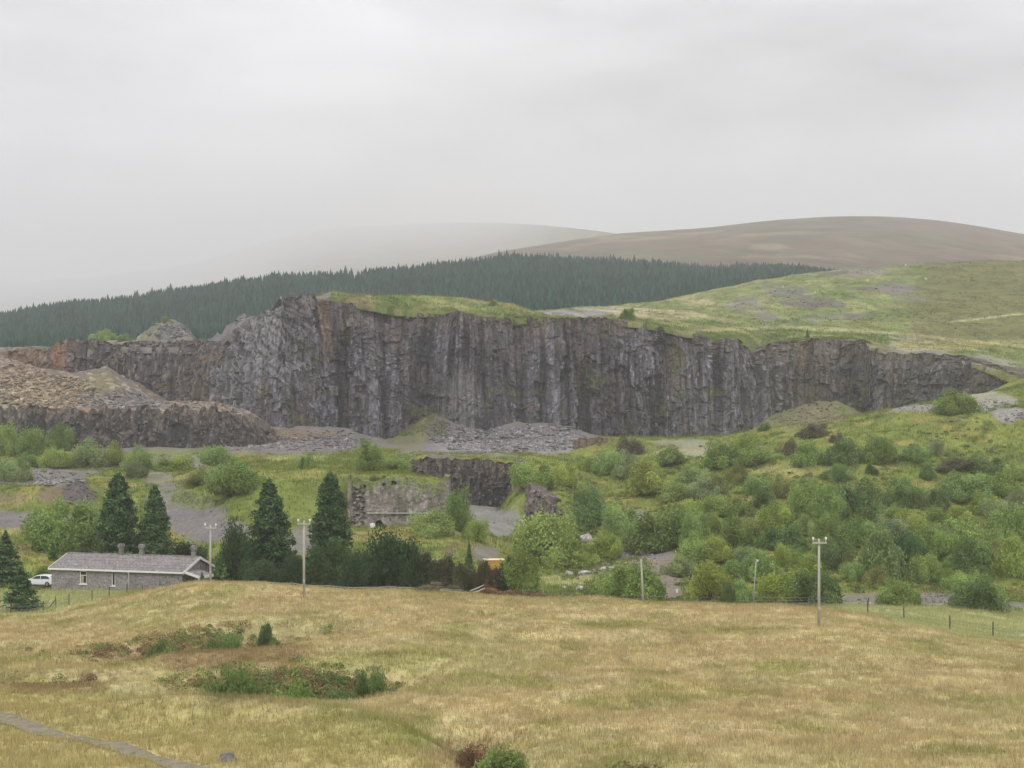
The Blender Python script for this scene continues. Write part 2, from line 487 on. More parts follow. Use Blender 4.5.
ridge([(860, 247), (890, 246), (930, 250)], 1.0, 2.0); ridge([(700, 312), (760, 322), (800, 318)], 0.9, 1.8)
near = sstep(210, 140, Y2)
GZ += (fbm(X2 / 9, Y2 / 9, 3, 4) - 0.5) * (0.9 * near + 1.3 * (1 - near))
GZ += (fbm(X2 / 2.2, Y2 / 2.2, 8, 3) - 0.5) * 0.38
GZ += (fbm(X2 / 2.5, Y2 / 2.5, 9, 3) - 0.5) * 1.1 * sstep(392, 405, Y2)
G = Sheet(gpx, Y2, GZ); G.bvh()
PY2 = HY - F * GZ / Y2


def field_col(x, y):
    """albedo of the near field, by place"""
    n1 = fbm(x / 11, y / 14, 21, 4); n2 = fbm(x / 3.2, y / 4.2, 31, 4); n3 = fbm(x / 28, y / 22, 41, 3)
    n4 = fbm(x / 1.1, y / 1.4, 44, 3)
    c = np.empty(np.shape(x) + (3,)); c[:] = TAN
    c = mixc(c, OLIVE, sstep(0.46, 0.66, n1) * 0.6)
    c = mixc(c, STRAW, sstep(0.52, 0.68, n2) * 0.4)
    c = mixc(c, (0.345, 0.26, 0.135), sstep(0.52, 0.7, n3) * 0.4)
    c = mixc(c, (0.33, 0.25, 0.13), sstep(0.55, 0.75, fbm(x / 5, y / 7, 61, 3)) * 0.35)
    c = mixc(c, (0.22, 0.225, 0.06), sstep(0.56, 0.75, fbm(x / 5, y / 5, 51, 4)) * 0.6)
    return c * (0.78 + 0.46 * n4)[..., None] * 1.07


def paint(c, px, py, blobs, warp):
    for (bx, by, rx, ry, col, s) in blobs:
        d = np.hypot((px - bx) / rx, (py - by) / ry) + (warp - 0.5) * 1.1
        c = mixc(c, col, sstep(1.08, 0.72, d) * s)
    return c


BL_G = [
 # valley floor left
 (20, 520, 80, 9, GRAVEL, 0.9), (50, 548, 60, 6, (0.2, 0.15, 0.09), 0.5), (30, 475, 70, 10, GRAVEL, 0.8), (60, 494, 30, 12, BROWN, 0.9),
 (78, 494, 14, 13, (0.10, 0.09, 0.095), 0.9), (5, 498, 28, 7, (0.19, 0.16, 0.09), 0.8), (35, 482, 30, 4, PALEGR, 0.7),
 (200, 520, 36, 20, GRAVEL, 0.95), (172, 500, 24, 18, GRAVEL, 0.8), (225, 530, 30, 12, GRAVEL, 0.9), (160, 480, 16, 8, GRAVEL, 0.6),
 (305, 540, 26, 16, GRAVEL, 0.8), (280, 500, 60, 30, GREEN, 0.85), (205, 495, 40, 14, GREEN, 0.7), (300, 475, 50, 5, (0.28, 0.27, 0.08), 0.6),
 (175, 462, 40, 9, GRAVEL, 0.7), (222, 448, 26, 7, GRAVEL, 0.8), (300, 449, 60, 6, GRAVEL, 0.9), (300, 436, 45, 7, (0.2, 0.15, 0.11), 0.9),
 (300, 458, 40, 3, PALEG, 0.6),
 # quarry floor and heaps
 (480, 446, 110, 10, GRAVEL, 0.95), (545, 444, 40, 12, PALEGR, 0.6), (455, 445, 28, 8, PALEGR, 0.6), (408, 428, 30, 24, (0.155, 0.155, 0.07), 0.8), (425, 412, 14, 10, (0.2, 0.19, 0.11), 0.8),
 (470, 512, 34, 22, (0.24, 0.225, 0.215), 0.95), (500, 522, 22, 14, (0.24, 0.225, 0.215), 0.9), (400, 535, 60, 7, (0.27, 0.24, 0.09), 0.7), (470, 545, 40, 6, (0.27, 0.25, 0.09), 0.7),
 (484, 553, 14, 9, GRAVEL, 0.8), (448, 552, 10, 7, BROWN, 0.8),
 # middle rough ground
 (600, 560, 40, 22, (0.24, 0.235, 0.12), 0.7), (655, 570, 26, 26, (0.22, 0.18, 0.15), 0.95), (640, 552, 40, 8, GRAVEL, 0.9), (668, 590, 20, 14, (0.2, 0.165, 0.135), 0.9),
 (565, 580, 30, 6, PALEG, 0.6), (640, 520, 14, 10, GRAVEL, 0.7),
 (720, 452, 60, 7, (0.30, 0.28, 0.20), 0.75), (690, 443, 40, 4, PALEGR, 0.5), (940, 408, 60, 4, PALEGR, 0.9), (985, 398, 34, 8, (0.31, 0.28, 0.235), 0.8), (1010, 415, 18, 7, PALEGR, 0.9),
 (870, 600, 46, 7, (0.21, 0.18, 0.16), 0.8), (935, 600, 40, 8, (0.20, 0.18, 0.165), 0.85), (1010, 606, 60, 4, GRAVEL, 0.9), (820, 604, 60, 4, GRAVEL, 0.5), (990, 594, 26, 5, LIME, 0.7),
 (870, 523, 26, 5, (0.33, 0.29, 0.12), 0.8), (800, 470, 60, 5, (0.31, 0.28, 0.11), 0.8), (790, 430, 70, 5, (0.27, 0.27, 0.09), 0.6), (880, 480, 30, 10, GREEN, 0.5),
 (800, 408, 60, 18, (0.19, 0.17, 0.10), 0.95), (770, 416, 30, 10, (0.17, 0.18, 0.08), 0.8),
]


def ground_col(x, y, px, py):
    c1 = field_col(x, y)
    n = fbm(x / 7, y / 9, 71, 4); n2 = fbm(x / 2.4, y / 3, 75, 3)
    c2 = np.empty(np.shape(x) + (3,)); c2[:] = GREEN
    c2 = mixc(c2, LIME, sstep(0.4, 0.62, n) * 0.8)
    c2 = mixc(c2, (0.29, 0.245, 0.085), sstep(0.56, 0.72, fbm(x / 5, y / 6, 81, 4)) * 0.7)
    c2 = mixc(c2, (0.095, 0.12, 0.035), sstep(0.55, 0.75, fbm(x / 6, y / 6, 91, 3)) * 0.6)
    c2 = c2 * (0.78 + 0.44 * n2)[..., None]
    c2 = mixc(c2, GRAVEL, sstep(372, 395, y) * (px < 620) * 0.95)
    c2 = paint(c2, px, py, BL_G, fbm(x / 4, y / 6, 95, 4))
    # line where the brown field gives way to the valley
    lim = np.interp(px, [-600, 0, 60, 130, 200, 420, 640, 800, 860, 900, 960, 1024, 1700], [153, 152, 153, 157, 160, 161, 160, 159, 150, 138, 131, 130, 130])
    m = sstep(-2.5, 2.5, y - lim + (fbm(x / 3, y / 3, 99, 3) - 0.5) * 7)
    c = c1 * (1 - m)[..., None] + c2 * m[..., None]
    pg = sstep(-1.5, 1.5, y - lim) * sstep(180, 172, y) * (sstep(150, 110, px) + sstep(800, 860, px))
    c = mixc(c, PALEG, pg * (0.55 + 0.4 * n))
    # damp gullies in the field
    for (bx, by, rx, ry, col, s) in [(215, 655, 95, 20, RUST, 0.55), (290, 688, 95, 20, (0.235, 0.17, 0.085), 0.75), (240, 690, 60, 14, (0.17, 0.17, 0.065), 0.6), (60, 690, 60, 8, RUST, 0.55), (300, 702, 60, 10, OLIVE, 0.5),
                                     (340, 735, 130, 34, LIME, 0.45), (480, 755, 60, 20, RUST, 0.45), (130, 720, 120, 26, LIME, 0.3), (640, 764, 60, 16, LIME, 0.4), (60, 660, 40, 8, LIME, 0.3), (150, 627, 40, 8, LIME, 0.3)]:
        d = np.hypot((px - bx) / rx, (py - by) / ry) + (n2 - 0.5) * 1.2
        c = mixc(c, col, sstep(1.1, 0.5, d) * s * (1 - m))
    lip = np.interp(px, [-600, 60, 180, 250, 330, 400, 436, 450], [690, 690, 702, 707, 718, 738, 762, 800])
    kn = sstep(-3, 7, py - lip + (n2 - 0.5) * 10) * (px < 450) * (1 - m)
    c = mixc(c, (0.40, 0.345, 0.145), kn * 0.6)
    return c, m


gc, gm = ground_col(X2, Y2, PX2, PY2)
gme = np_mesh('ground', G.V.reshape(-1, 3), [grid_faces(*Y2.shape)], gc.reshape(-1, 3), True)
ground = tag(link_mesh('ground', gme, M['ground']), kind='structure')

# ------------------------------------------------------------------ grass of the field and of the slope (stuff)
def blades(name, xs, ys, zs, cols, hmin, hmax, wid, nb, mat, seed, spread=0.12):
    r = np.random.default_rng(seed); n = len(xs)
    x = np.repeat(xs, nb) + r.normal(0, spread, n * nb); y = np.repeat(ys, nb) + r.normal(0, spread, n * nb); z = np.repeat(zs, nb)
    h = r.uniform(hmin, hmax, n * nb) * np.repeat(0.7 + 0.6 * fbm(xs / 4, ys / 4, seed), nb)
    a = r.uniform(0, 2 * math.pi, n * nb); ln = r.uniform(0.1, 0.65, n * nb) * h; la = r.uniform(0, 2 * math.pi, n * nb)
    w = wid * r.uniform(0.6, 1.4, n * nb)
    V = np.empty((n * nb, 3, 3))
    V[:, 0] = np.stack([x - np.cos(a) * w, y - np.sin(a) * w, z - 0.06], -1)
    V[:, 1] = np.stack([x + np.cos(a) * w, y + np.sin(a) * w, z - 0.06], -1)
    V[:, 2] = np.stack([x + np.cos(la) * ln, y + np.sin(la) * ln, z + h], -1)
    c = np.repeat(cols, nb, 0) * r.uniform(0.76, 1.26, (n * nb, 1))
    me = np_mesh(name, V.reshape(-1, 3), [np.arange(n * nb * 3).reshape(-1, 3)], np.repeat(c, 3, 0))
    return tag(link_mesh(name, me, mat), kind='stuff')


def grid_z(px, Y):
    """height of the ground sheet, bilinear in its own grid"""
    ci = np.clip(np.searchsorted(gpx, px) - 1, 0, len(gpx) - 2); fx = (px - gpx[ci]) / (gpx[ci + 1] - gpx[ci])
    ri = np.clip(((np.log(Y) - math.log(18)) / 0.0062), 0, len(gY) - 2.001); r0 = ri.astype(int); fy = ri - r0
    a = GZ[r0, ci] * (1 - fx) + GZ[r0, ci + 1] * fx; b = GZ[r0 + 1, ci] * (1 - fx) + GZ[r0 + 1, ci + 1] * fx
    return a * (1 - fy) + b * fy


def scatter(n, px0, px1, y0, y1, pw=2.0):
    Y = (RNG.uniform(0, 1, n) * (y1 ** pw - y0 ** pw) + y0 ** pw) ** (1 / pw)
    px = RNG.uniform(px0, px1, n)
    return px, (px - CX) / F * Y, Y


TRACK = [(-90, 87), (-40, 81.5), (0, 78), (60, 72.2), (120, 66.2), (180, 60.5), (240, 55.5), (290, 51)]


def track_dist(x, y):
    best = np.full(np.shape(x), 1e9)
    for (a, b) in zip(TRACK[:-1], TRACK[1:]):
        ax, ay = (a[0] - CX) / F * a[1], a[1]; bx, by = (b[0] - CX) / F * b[1], b[1]
        t = np.clip(((x - ax) * (bx - ax) + (y - ay) * (by - ay)) / ((bx - ax) ** 2 + (by - ay) ** 2), 0, 1)
        best = np.minimum(best, np.hypot(x - ax - t * (bx - ax), y - ay - t * (by - ay)))
    return best


px, x, y = scatter(190000, -130, 1170, 48, 172, 1.7)
z = grid_z(px, y)
c, m = ground_col(x, y, px, HY - F * z / y)
td_ = track_dist(x, y); keep = td_ > 0.62
lush = RNG.uniform(0, 1, len(x)) < 0.55 + 0.45 * fbm(x / 2, y / 2, 5, 2)
keep &= lush
blades('grass', x[keep], y[keep], z[keep], c[keep] * 1.12, 0.14, 0.42, 0.022, 5, M['grass'], 3)
px, x, y = scatter(82000, -100, 1150, 165, 372, 1.6)
z = grid_z(px, y)
c, m = ground_col(x, y, px, HY - F * z / y)
sat = (c[:, 1] - c[:, 2]) / c[:, 1]
keep = (sat > 0.45) & (RNG.uniform(0, 1, len(x)) < 0.35 + 0.65 * fbm(x / 4, y / 4, 6, 2))
blades('rough_grass', x[keep], y[keep], z[keep], c[keep] * 1.1, 0.25, 0.75, 0.05, 5, M['grass'], 4, 0.3)

px, x, y = scatter(1500, 380, 446, 424, 444, 1.0)
z = grid_z(px, y); pyv = HY - F * z / y
keep = (pyv < 436) & (RNG.uniform(0, 1, len(x)) < fbm(x / 2, y / 2, 66, 2) * 1.3)
blades('fan_grass', x[keep], y[keep], z[keep], np.tile(np.array((0.2, 0.21, 0.075)), (keep.sum(), 1)), 0.3, 0.9, 0.1, 6, M['grass'], 14, 0.4)

# ------------------------------------------------------------------ upper pasture behind the quarry edge
PT = {
 -300: [(470, 350), (520, 348), (600, 353), (700, 372), (1000, 390)],
 0:    [(470, 350), (520, 348), (600, 353), (700, 372), (1000, 390)],
 55:   [(474, 346), (520, 345), (600, 351), (700, 370), (1000, 390)],
 68:   [(476, 341), (520, 340), (600, 347), (700, 368), (1000, 390)],
 205:  [(462, 341), (520, 341), (600, 347), (700, 366), (1000, 388)],
 224:  [(446, 329), (470, 331), (520, 337), (600, 345), (700, 366), (1000, 388)],
 245:  [(437, 314), (460, 316), (520, 325), (600, 340), (700, 360), (1000, 385)],
 276:  [(430, 305), (450, 307), (500, 318), (600, 337), (700, 355), (1000, 382)],
 288:  [(430, 297), (450, 297), (500, 312), (600, 335), (700, 352), (1000, 380)],
 333:  [(441, 300), (448, 294), (460, 293), (490, 300), (560, 318), (700, 345), (1000, 370)],
 400:  [(446, 311), (455, 302), (468, 294), (490, 296), (560, 312), (700, 340), (1000, 360)],
 460:  [(443, 313), (455, 304), (475, 297), (500, 299), (560, 312), (700, 335), (1000, 352)],
 510:  [(446, 318), (460, 310), (480, 303.5), (510, 306), (560, 314), (700, 330), (1000, 346)],
 550:  [(450, 319), (470, 318), (500, 318), (560, 312), (600, 309), (650, 312), (800, 325), (1000, 340)],
 590:  [(453, 319), (500, 316), (560, 310), (620, 306), (680, 309), (850, 325), (1000, 335)],
 640:  [(456, 322), (500, 316), (580, 309), (680, 303), (750, 304), (900, 318), (1000, 326)],
 700:  [(458, 334), (500, 324), (580, 312), (680, 301), (760, 293), (820, 293), (950, 305), (1000, 310)],
 748:  [(458, 339), (500, 331), (580, 315), (680, 298), (780, 283), (840, 282), (950, 292), (1000, 297)],
 766:  [(474, 352), (495, 342), (520, 332), (580, 315), (680, 297), (780, 281), (840, 279), (950, 289), (1000, 294)],
 786:  [(476, 342), (500, 334), (580, 316), (680, 296), (780, 279), (850, 275), (950, 285), (1000, 290)],
 850:  [(464, 340), (500, 333), (580, 316), (680, 291), (780, 271), (840, 269), (950, 278), (1000, 284)],
 905:  [(455, 355), (480, 347), (510, 337), (580, 315), (680, 290), (780, 269), (850, 265), (950, 272), (1000, 278)],
 960:  [(446, 360), (480, 350), (520, 338), (580, 318), (680, 292), (780, 267), (860, 262), (960, 268), (1000, 272)],
 1010: [(425, 377), (445, 371), (480, 358), (520, 342), (580, 320), (680, 292), (780, 266), (860, 260), (960, 266), (1000, 270)],
 1700: [(400, 380), (445, 371), (480, 358), (520, 342), (580, 320), (680, 292), (780, 266), (860, 260), (960, 266), (1000, 270)],
}
ppx = np.concatenate([np.arange(-280, -20, 8), np.arange(-20, 1044, 2.5), np.arange(1044, 1640, 8)]).astype(float)
ks = sorted(PT)
Ye = np.interp(ppx, ks, [PT[k][0][0] for k in ks]) + np.interp(ppx, [-300, 205, 290, 340, 735, 748, 768, 785, 800], [9, 9, 7, 1, 1, 10, 8, 8, 1]) + (vnoise(ppx / 5, ppx * 0, 77) - 0.5) * 3.0 + (vnoise(ppx / 14, ppx * 0, 78) - 0.5) * 4.0
T = np.linspace(0, 1, 190)
PYg = Ye[None, :] * (985.0 / Ye[None, :]) ** (T[:, None] ** 1.35)
yy = np.linspace(395, 1000, 700)
zz = smooth(interp_table(PT, ppx, yy), 4, 1)
PZ = np.empty_like(PYg)
for j in range(len(ppx)):
    PZ[:, j] = np.interp(PYg[:, j], yy, zz[:, j])
PPX = np.broadcast_to(ppx[None, :], PYg.shape)
PX_ = (PPX - CX) / F * PYg
inner = sstep(0, 18, PYg - Ye[None, :])
PZ += inner * ((fbm(PX_ / 24, PYg / 24, 14, 4) - 0.5) * 3.0 + (fbm(PX_ / 6, PYg / 6, 15, 3) - 0.5) * 0.9)
PZ += (fbm(PX_ / 3, PYg / 3, 16, 3) - 0.5) * 0.7
# rock knob on the rim (left)
kd = np.hypot((PX_ - (166 - CX) / F * 494) / 12.0, (PYg - 496) / 11.0) * (0.75 + 0.5 * fbm(PX_ / 4, PYg / 4, 17))
knob = np.clip(1 - kd ** 2, 0, 1)
PZ += knob * 8.5 + (knob > 0) * (cells(PX_ / 2, PYg / 2, 3)[2] - 0.5) * 1.6
PZ -= np.interp(PPX, [55, 70, 200, 215, 290, 330], [0.5, 2.0, 2.2, 3.4, 2.6, 0.0]) * sstep(40, 14, PYg - Ye[None, :])
PZ[0] -= 2.0 + np.interp(ppx, [730, 742, 788, 800], [0, 14, 14, 0])
sh_ = sstep(200, 215, PPX) * sstep(310, 290, PPX) * sstep(60, 30, PYg - Ye[None, :])
PZ += sh_ * ((cells(PX_ / 2.6, PYg / 2.6, 31)[2] - 0.5) * 2.2 + (cells(PX_ / 6, PYg / 6, 32)[2] - 0.5) * 2.0)
PS = Sheet(ppx, PYg, PZ); PS.bvh()
PPY = HY - F * PZ / PYg
n1 = fbm(PX_ / 30, PYg / 45, 101, 4); n2 = fbm(PX_ / 8, PYg / 12, 111, 4)
pc = np.empty(PYg.shape + (3,)); pc[:] = (0.168, 0.202, 0.066)
pc = mixc(pc, (0.30, 0.265, 0.125), sstep(0.5, 0.68, n1) * 0.5)
pc = mixc(pc, (0.12, 0.155, 0.045), sstep(0.48, 0.68, fbm(PX_ / 22, PYg / 30, 121, 4)) * 0.8)
pc = mixc(pc, (0.33, 0.29, 0.15), sstep(0.55, 0.72, n2) * 0.5)
pc = mixc(pc, (0.14, 0.135, 0.052), (sstep(-12, 30, PPX - 905 + (n2 - 0.5) * 60) * sstep(358, 335, PPY) * 0.85))
pc = paint(pc, PPX, PPY, [
 (590, 312, 30, 6, PALEGR, 0.95), (625, 312, 24, 5, (0.35, 0.32, 0.2), 0.8), (665, 316, 40, 6, (0.42, 0.36, 0.21), 0.7), (700, 302, 26, 4, (0.40, 0.34, 0.2), 0.7),
 (745, 304, 20, 10, GRAVEL, 0.65), (785, 293, 24, 8, (0.16, 0.14, 0.14), 0.7), (815, 303, 26, 6, (0.12, 0.105, 0.10), 0.8), (768, 316, 18, 3, GRAVEL, 0.7), (790, 322, 20, 2.5, GRAVEL, 0.6),
 (860, 272, 40, 5, GRAVEL, 0.75), (882, 288, 28, 7, (0.14, 0.12, 0.115), 0.75), (910, 299, 14, 2.5, GRAVEL, 0.6), (900, 290, 14, 3, GRAVEL, 0.6), (840, 316, 30, 3, GRAVEL, 0.5),
 (900, 350, 60, 8, (0.27, 0.245, 0.20), 0.8), (985, 362, 40, 6, (0.28, 0.26, 0.21), 0.8), (930, 343, 70, 4, (0.25, 0.22, 0.15), 0.6), (970, 345, 70, 4, (0.36, 0.33, 0.11), 0.6),
 (985, 313, 80, 1.2, (0.40, 0.37, 0.22), 0.0),
 (30, 346, 60, 5, (0.22, 0.2, 0.15), 0.9), (130, 341, 60, 3, (0.25, 0.23, 0.14), 0.8), (225, 325, 50, 14, ROCK, 0.95), (262, 310, 28, 8, ROCK, 0.95), (290, 300, 15, 5, (0.2, 0.2, 0.1), 0.6),
 (140, 344, 110, 4, (0.19, 0.17, 0.15), 0.9), (245, 318, 60, 18, ROCK, 0.9), (355, 305, 14, 6, (0.25, 0.18, 0.13), 0.6), (775, 350, 12, 6, GREEN, 0.9),
], 0.5 + 3.0 * (fbm(PX_ / 7, PYg / 16, 131, 5, 0.6) - 0.5))
pc = mixc(pc, (0.185, 0.17, 0.165), np.clip(knob * 3, 0, 1) * (0.9 - 0.5 * sstep(0.55, 0.7, n2)))
# sunken lane / bank crossing the right-hand pasture
lane = np.interp(PPX, [890, 960, 1010, 1060, 1700], [326, 321, 315, 312, 300])
pc = mixc(pc, (0.38, 0.37, 0.2), sstep(1.6, 0.5, np.abs(PPY - lane) + (n2 - 0.5) * 1.2) * (PPX > 950) * 0.8)
lane2 = np.interp(PPX, [700, 780, 900, 960, 1100], [331, 327, 333, 341, 352])
pc = mixc(pc, (0.40, 0.36, 0.19), sstep(2.6, 0.6, np.abs(PPY - lane2) + (n2 - 0.5) * 2) * (PPX > 690) * 0.6)
pc = mixc(pc, (0.155, 0.143, 0.145), sstep(200, 212, PPX) * sstep(306, 290, PPX) * sstep(70, 50, PYg - Ye[None, :]))
pc = mixc(pc, (0.175, 0.16, 0.155), (PPX < 332) * sstep(22, 8, PYg - Ye[None, :] + (n2 - 0.5) * 14) * 0.95)
pc *= (0.58 + 0.84 * fbm(PX_ / 3.5, PYg / 7, 141, 4))[..., None]
pme = np_mesh('pasture', PS.V.reshape(-1, 3), [grid_faces(*PYg.shape)], pc.reshape(-1, 3), True)
tag(link_mesh('pasture', pme, M['pasture']), kind='structure')

nb_ = 26000
jc = RNG.integers(0, len(ppx) - 1, nb_); tb = RNG.uniform(0, 1, nb_) ** 2.0 * 0.30 * (len(T) - 1); jr = np.minimum(tb.astype(int), len(T) - 2); fr = tb - jr
Vr = PS.V[jr, jc] * (1 - fr)[:, None] + PS.V[jr + 1, jc] * fr[:, None]; Vr[:, 0] += RNG.normal(0, 0.5, nb_)
cr = pc[jr, jc]; ok = ((cr[:, 1] - cr[:, 2]) / cr[:, 1] > 0.4) & (ppx[jc] > 60) & (RNG.uniform(0, 1, nb_) < 0.3 + 0.7 * fbm(Vr[:, 0] / 5, Vr[:, 1] / 5, 61, 2))
blades('rim_grass', Vr[ok, 0], Vr[ok, 1], Vr[ok, 2], cr[ok] * 1.12, 0.3, 0.9, 0.07, 5, M['grass'], 9, 0.5)

nb_ = 30000
jc = RNG.integers(0, len(ppx) - 1, nb_); tb = (RNG.uniform(0.02, 0.95, nb_)) * (len(T) - 1); jr = np.minimum(tb.astype(int), len(T) - 2); fr = tb - jr
Vr = PS.V[jr, jc] * (1 - fr)[:, None] + PS.V[jr + 1, jc] * fr[:, None]; Vr[:, 0] += RNG.normal(0, 0.8, nb_)
cr = pc[jr, jc]; ok = ((cr[:, 1] - cr[:, 2]) / cr[:, 1] > 0.4) & (ppx[jc] > 300) & (RNG.uniform(0, 1, nb_) < fbm(Vr[:, 0] / 14, Vr[:, 1] / 18, 63, 3) * 1.3 - 0.15)
blades('pasture_tussocks', Vr[ok, 0], Vr[ok, 1], Vr[ok, 2], cr[ok] * RNG.uniform(0.6, 1.3, (ok.sum(), 1)), 0.3, 0.8, 0.12, 5, M['grass'], 10, 0.55)

# ------------------------------------------------------------------ bench half way up the left-hand end of the quarry
BT = {
 -300: [(396, 408), (420, 388), (445, 366), (470, 353), (490, 353)],
 0:    [(396, 412), (420, 390), (445, 367), (470, 355), (490, 355)],
 40:   [(396, 411), (420, 393), (445, 376), (470, 368), (490, 366)],
 70:   [(396, 411), (420, 401), (445, 394), (470, 390), (490, 389)],
 100:  [(396, 411), (420, 406), (445, 401), (470, 398), (490, 397)],
 130:  [(396, 411), (420, 408), (445, 404), (475, 402), (490, 401)],
 210:  [(396, 411), (420, 407), (440, 403), (475, 402), (490, 400)],
 250:  [(396, 417), (420, 412), (440, 410), (475, 410), (490, 410)],
 285:  [(396, 432), (410, 436), (425, 438), (475, 440), (490, 440)],
}
bpx = np.arange(-280, 286, 2.5); bY = np.linspace(396, 490, 140)
BT0 = smooth(smooth(interp_table(BT, bpx, bY), 4, 1), 3, 0)
bfront = np.interp(bpx, [-280, 215, 245, 268, 288], [398, 398, 403.5, 413.5, 426])
BY2 = bfront[None, :] + (489 - bfront)[None, :] * np.linspace(0, 1, 110)[:, None]
BZ = np.stack([np.interp(BY2[:, j], bY, BT0[:, j]) for j in range(len(bpx))], 1)
BPX = np.broadcast_to(bpx[None, :], BY2.shape); BX = (BPX - CX) / F * BY2
fan = np.clip(1 - np.hypot(BX - (106 - CX) / F * 474, BY2 - 474) / 22, 0, 1) * 11
BZ += fan + (fbm(BX / 6, BY2 / 6, 19, 4) - 0.5) * 2.2 + (cells(BX / 1.6, BY2 / 1.6, 4)[2] - 0.5) * 0.7
BZ[0] -= 2.5
BS = Sheet(bpx, BY2, BZ); BS.bvh(); BPY = HY - F * BZ / BY2
bc = np.empty(BZ.shape + (3,)); bc[:] = (0.18, 0.15, 0.13)
bn = fbm(BX / 7, BY2 / 9, 23, 4)
bc = paint(bc, BPX, BPY, [(40, 392, 50, 20, (0.27, 0.205, 0.13), 0.9), (20, 372, 40, 12, (0.24, 0.175, 0.125), 0.8), (75, 402, 30, 8, (0.24, 0.16, 0.11), 0.8), (100, 383, 22, 14, (0.19, 0.165, 0.09), 0.9), (5, 398, 16, 12, (0.17, 0.18, 0.1), 0.6),
                          (100, 411, 40, 4, (0.27, 0.18, 0.12), 0.7), (200, 405, 40, 10, (0.23, 0.18, 0.14), 0.8), (110, 400, 50, 9, GRAVEL, 0.6)], bn)
bc = mixc(bc, (0.42, 0.36, 0.27), (cells(BX / 1.3, BY2 / 1.3, 7)[2] > 0.8) * 0.6)
bme = np_mesh('quarry_bench', BS.V.reshape(-1, 3), [grid_faces(*BZ.shape)], bc.reshape(-1, 3), False)
tag(link_mesh('quarry_bench', bme, M['rock']), kind='structure')


# ------------------------------------------------------------------ rock faces
def rock_face(name, curve, batter, du, dz, amp, seed, colfn, under=4.0, cap=12.0, colscale=1.0, rim=None):
    """curve: (px, Y at foot, py of rim, py of foot)"""
    cu = np.array(curve, float)
    key = cu[:, 0]
    fx = np.linspace(key[0], key[-1], 1200)
    Yb = np.interp(fx, key, cu[:, 1]); Yb = smooth(Yb[None, :], 5, 1)[0]
    xb = (fx - CX) / F * Yb
    s = np.concatenate([[0], np.cumsum(np.hypot(np.diff(xb), np.diff(Yb)))])
    n = int(s[-1] / du); u = np.linspace(0, s[-1], n)
    pxu = np.interp(u, s, fx); X0 = np.interp(u, s, xb); Y0 = np.interp(u, s, Yb)
    zt = (HY - np.interp(pxu, key, cu[:, 2])) / F * (Y0 + batter); zb = (HY - np.interp(pxu, key, cu[:, 3])) / F * Y0 - under
    tx = np.gradient(X0); ty = np.gradient(Y0); ln = np.hypot(tx, ty); nx, ny = ty / ln, -tx / ln      # towards the viewer
    nx = smooth(nx[None, :], 8, 1)[0]; ny = smooth(ny[None, :], 8, 1)[0]
    rim = min(1, amp) if rim is None else rim
    zt = zt + (vnoise(u / (1.3 * colscale), u * 0 + 3, seed + 2) - 0.5) * 1.5 * rim + (vnoise(u / 5, u * 0 + 1, seed + 3) - 0.5) * 1.9 * rim
    nr = int(np.max(zt - zb) / dz)
    v = np.linspace(0, 1, nr)[:, None]
    Zg = zb[None, :] + (zt - zb)[None, :] * v
    U = np.broadcast_to(u[None, :], Zg.shape)
    cs = colscale
    wu = U + (fbm(U / 11, Zg / 16, seed + 4, 3) - 0.5) * 2.6 * cs; wz = Zg + (fbm(U / 7, Zg / 7, seed + 6, 3) - 0.5) * 6 * cs
    e1, r1, q1 = joints(wu, wz, 3.3 * cs, 17 * cs, seed + 10)
    e2, r2, q2 = joints(wu + 40, wz, 1.25 * cs, 5.0 * cs, seed + 20)
    e3, r3, q3 = joints(wu + 90, wz, 0.55 * cs, 1.7 * cs, seed + 30)
    d = (r1 - 0.5) * 1.7 + (q1 - 0.5) * 1.3 + (r2 - 0.5) * 1.15 + (q2 - 0.5) * 0.5 + (r3 - 0.5) * 0.6
    d -= 0.7 * sstep(0.12, 0.0, e1) * (q1 > 0.4)
    d += (fbm(U / 26, Zg / 70, seed + 40, 2) - 0.5) * 4.0 + (fbm(U / 3, Zg / 3, seed + 41, 3) - 0.5) * 0.9
    d *= amp * (0.5 + 1.0 * fbm(U / 38, Zg / 90, seed + 60, 2))
    prof = batter * (0.72 * v + 0.28 * sstep(0.72, 1.0, v))
    rough_top = sstep(0.86, 1.0, v) * 1.4 * amp * (fbm(U / 2.5, Zg / 2.5, seed + 50, 3) - 0.3)
    off = d - prof - rough_top
    Xg = X0[None, :] + nx[None, :] * off; Yg = Y0[None, :] + ny[None, :] * off
    colr = colfn(np.broadcast_to(pxu[None, :], Zg.shape), U, Zg, v * np.ones_like(Zg), r1, r2, r3)
    # cap folded back under the turf
    Xc = Xg[-1] - nx * cap; Yc = Yg[-1] - ny * cap; Zc = Zg[-1] - 0.8 - np.interp(pxu, [300, 340], [7.0, 0.0])
    Vv = np.concatenate([np.stack([Xg, Yg, Zg], -1), np.stack([Xc, Yc, Zc], -1)[None]], 0)
    cc = np.concatenate([colr, colr[-1:]], 0)
    me = np_mesh(name, Vv.reshape(-1, 3), [grid_faces(*Vv.shape[:2])], cc.reshape(-1, 3), False)
    return tag(link_mesh(name, me, M['rock']), kind='structure')


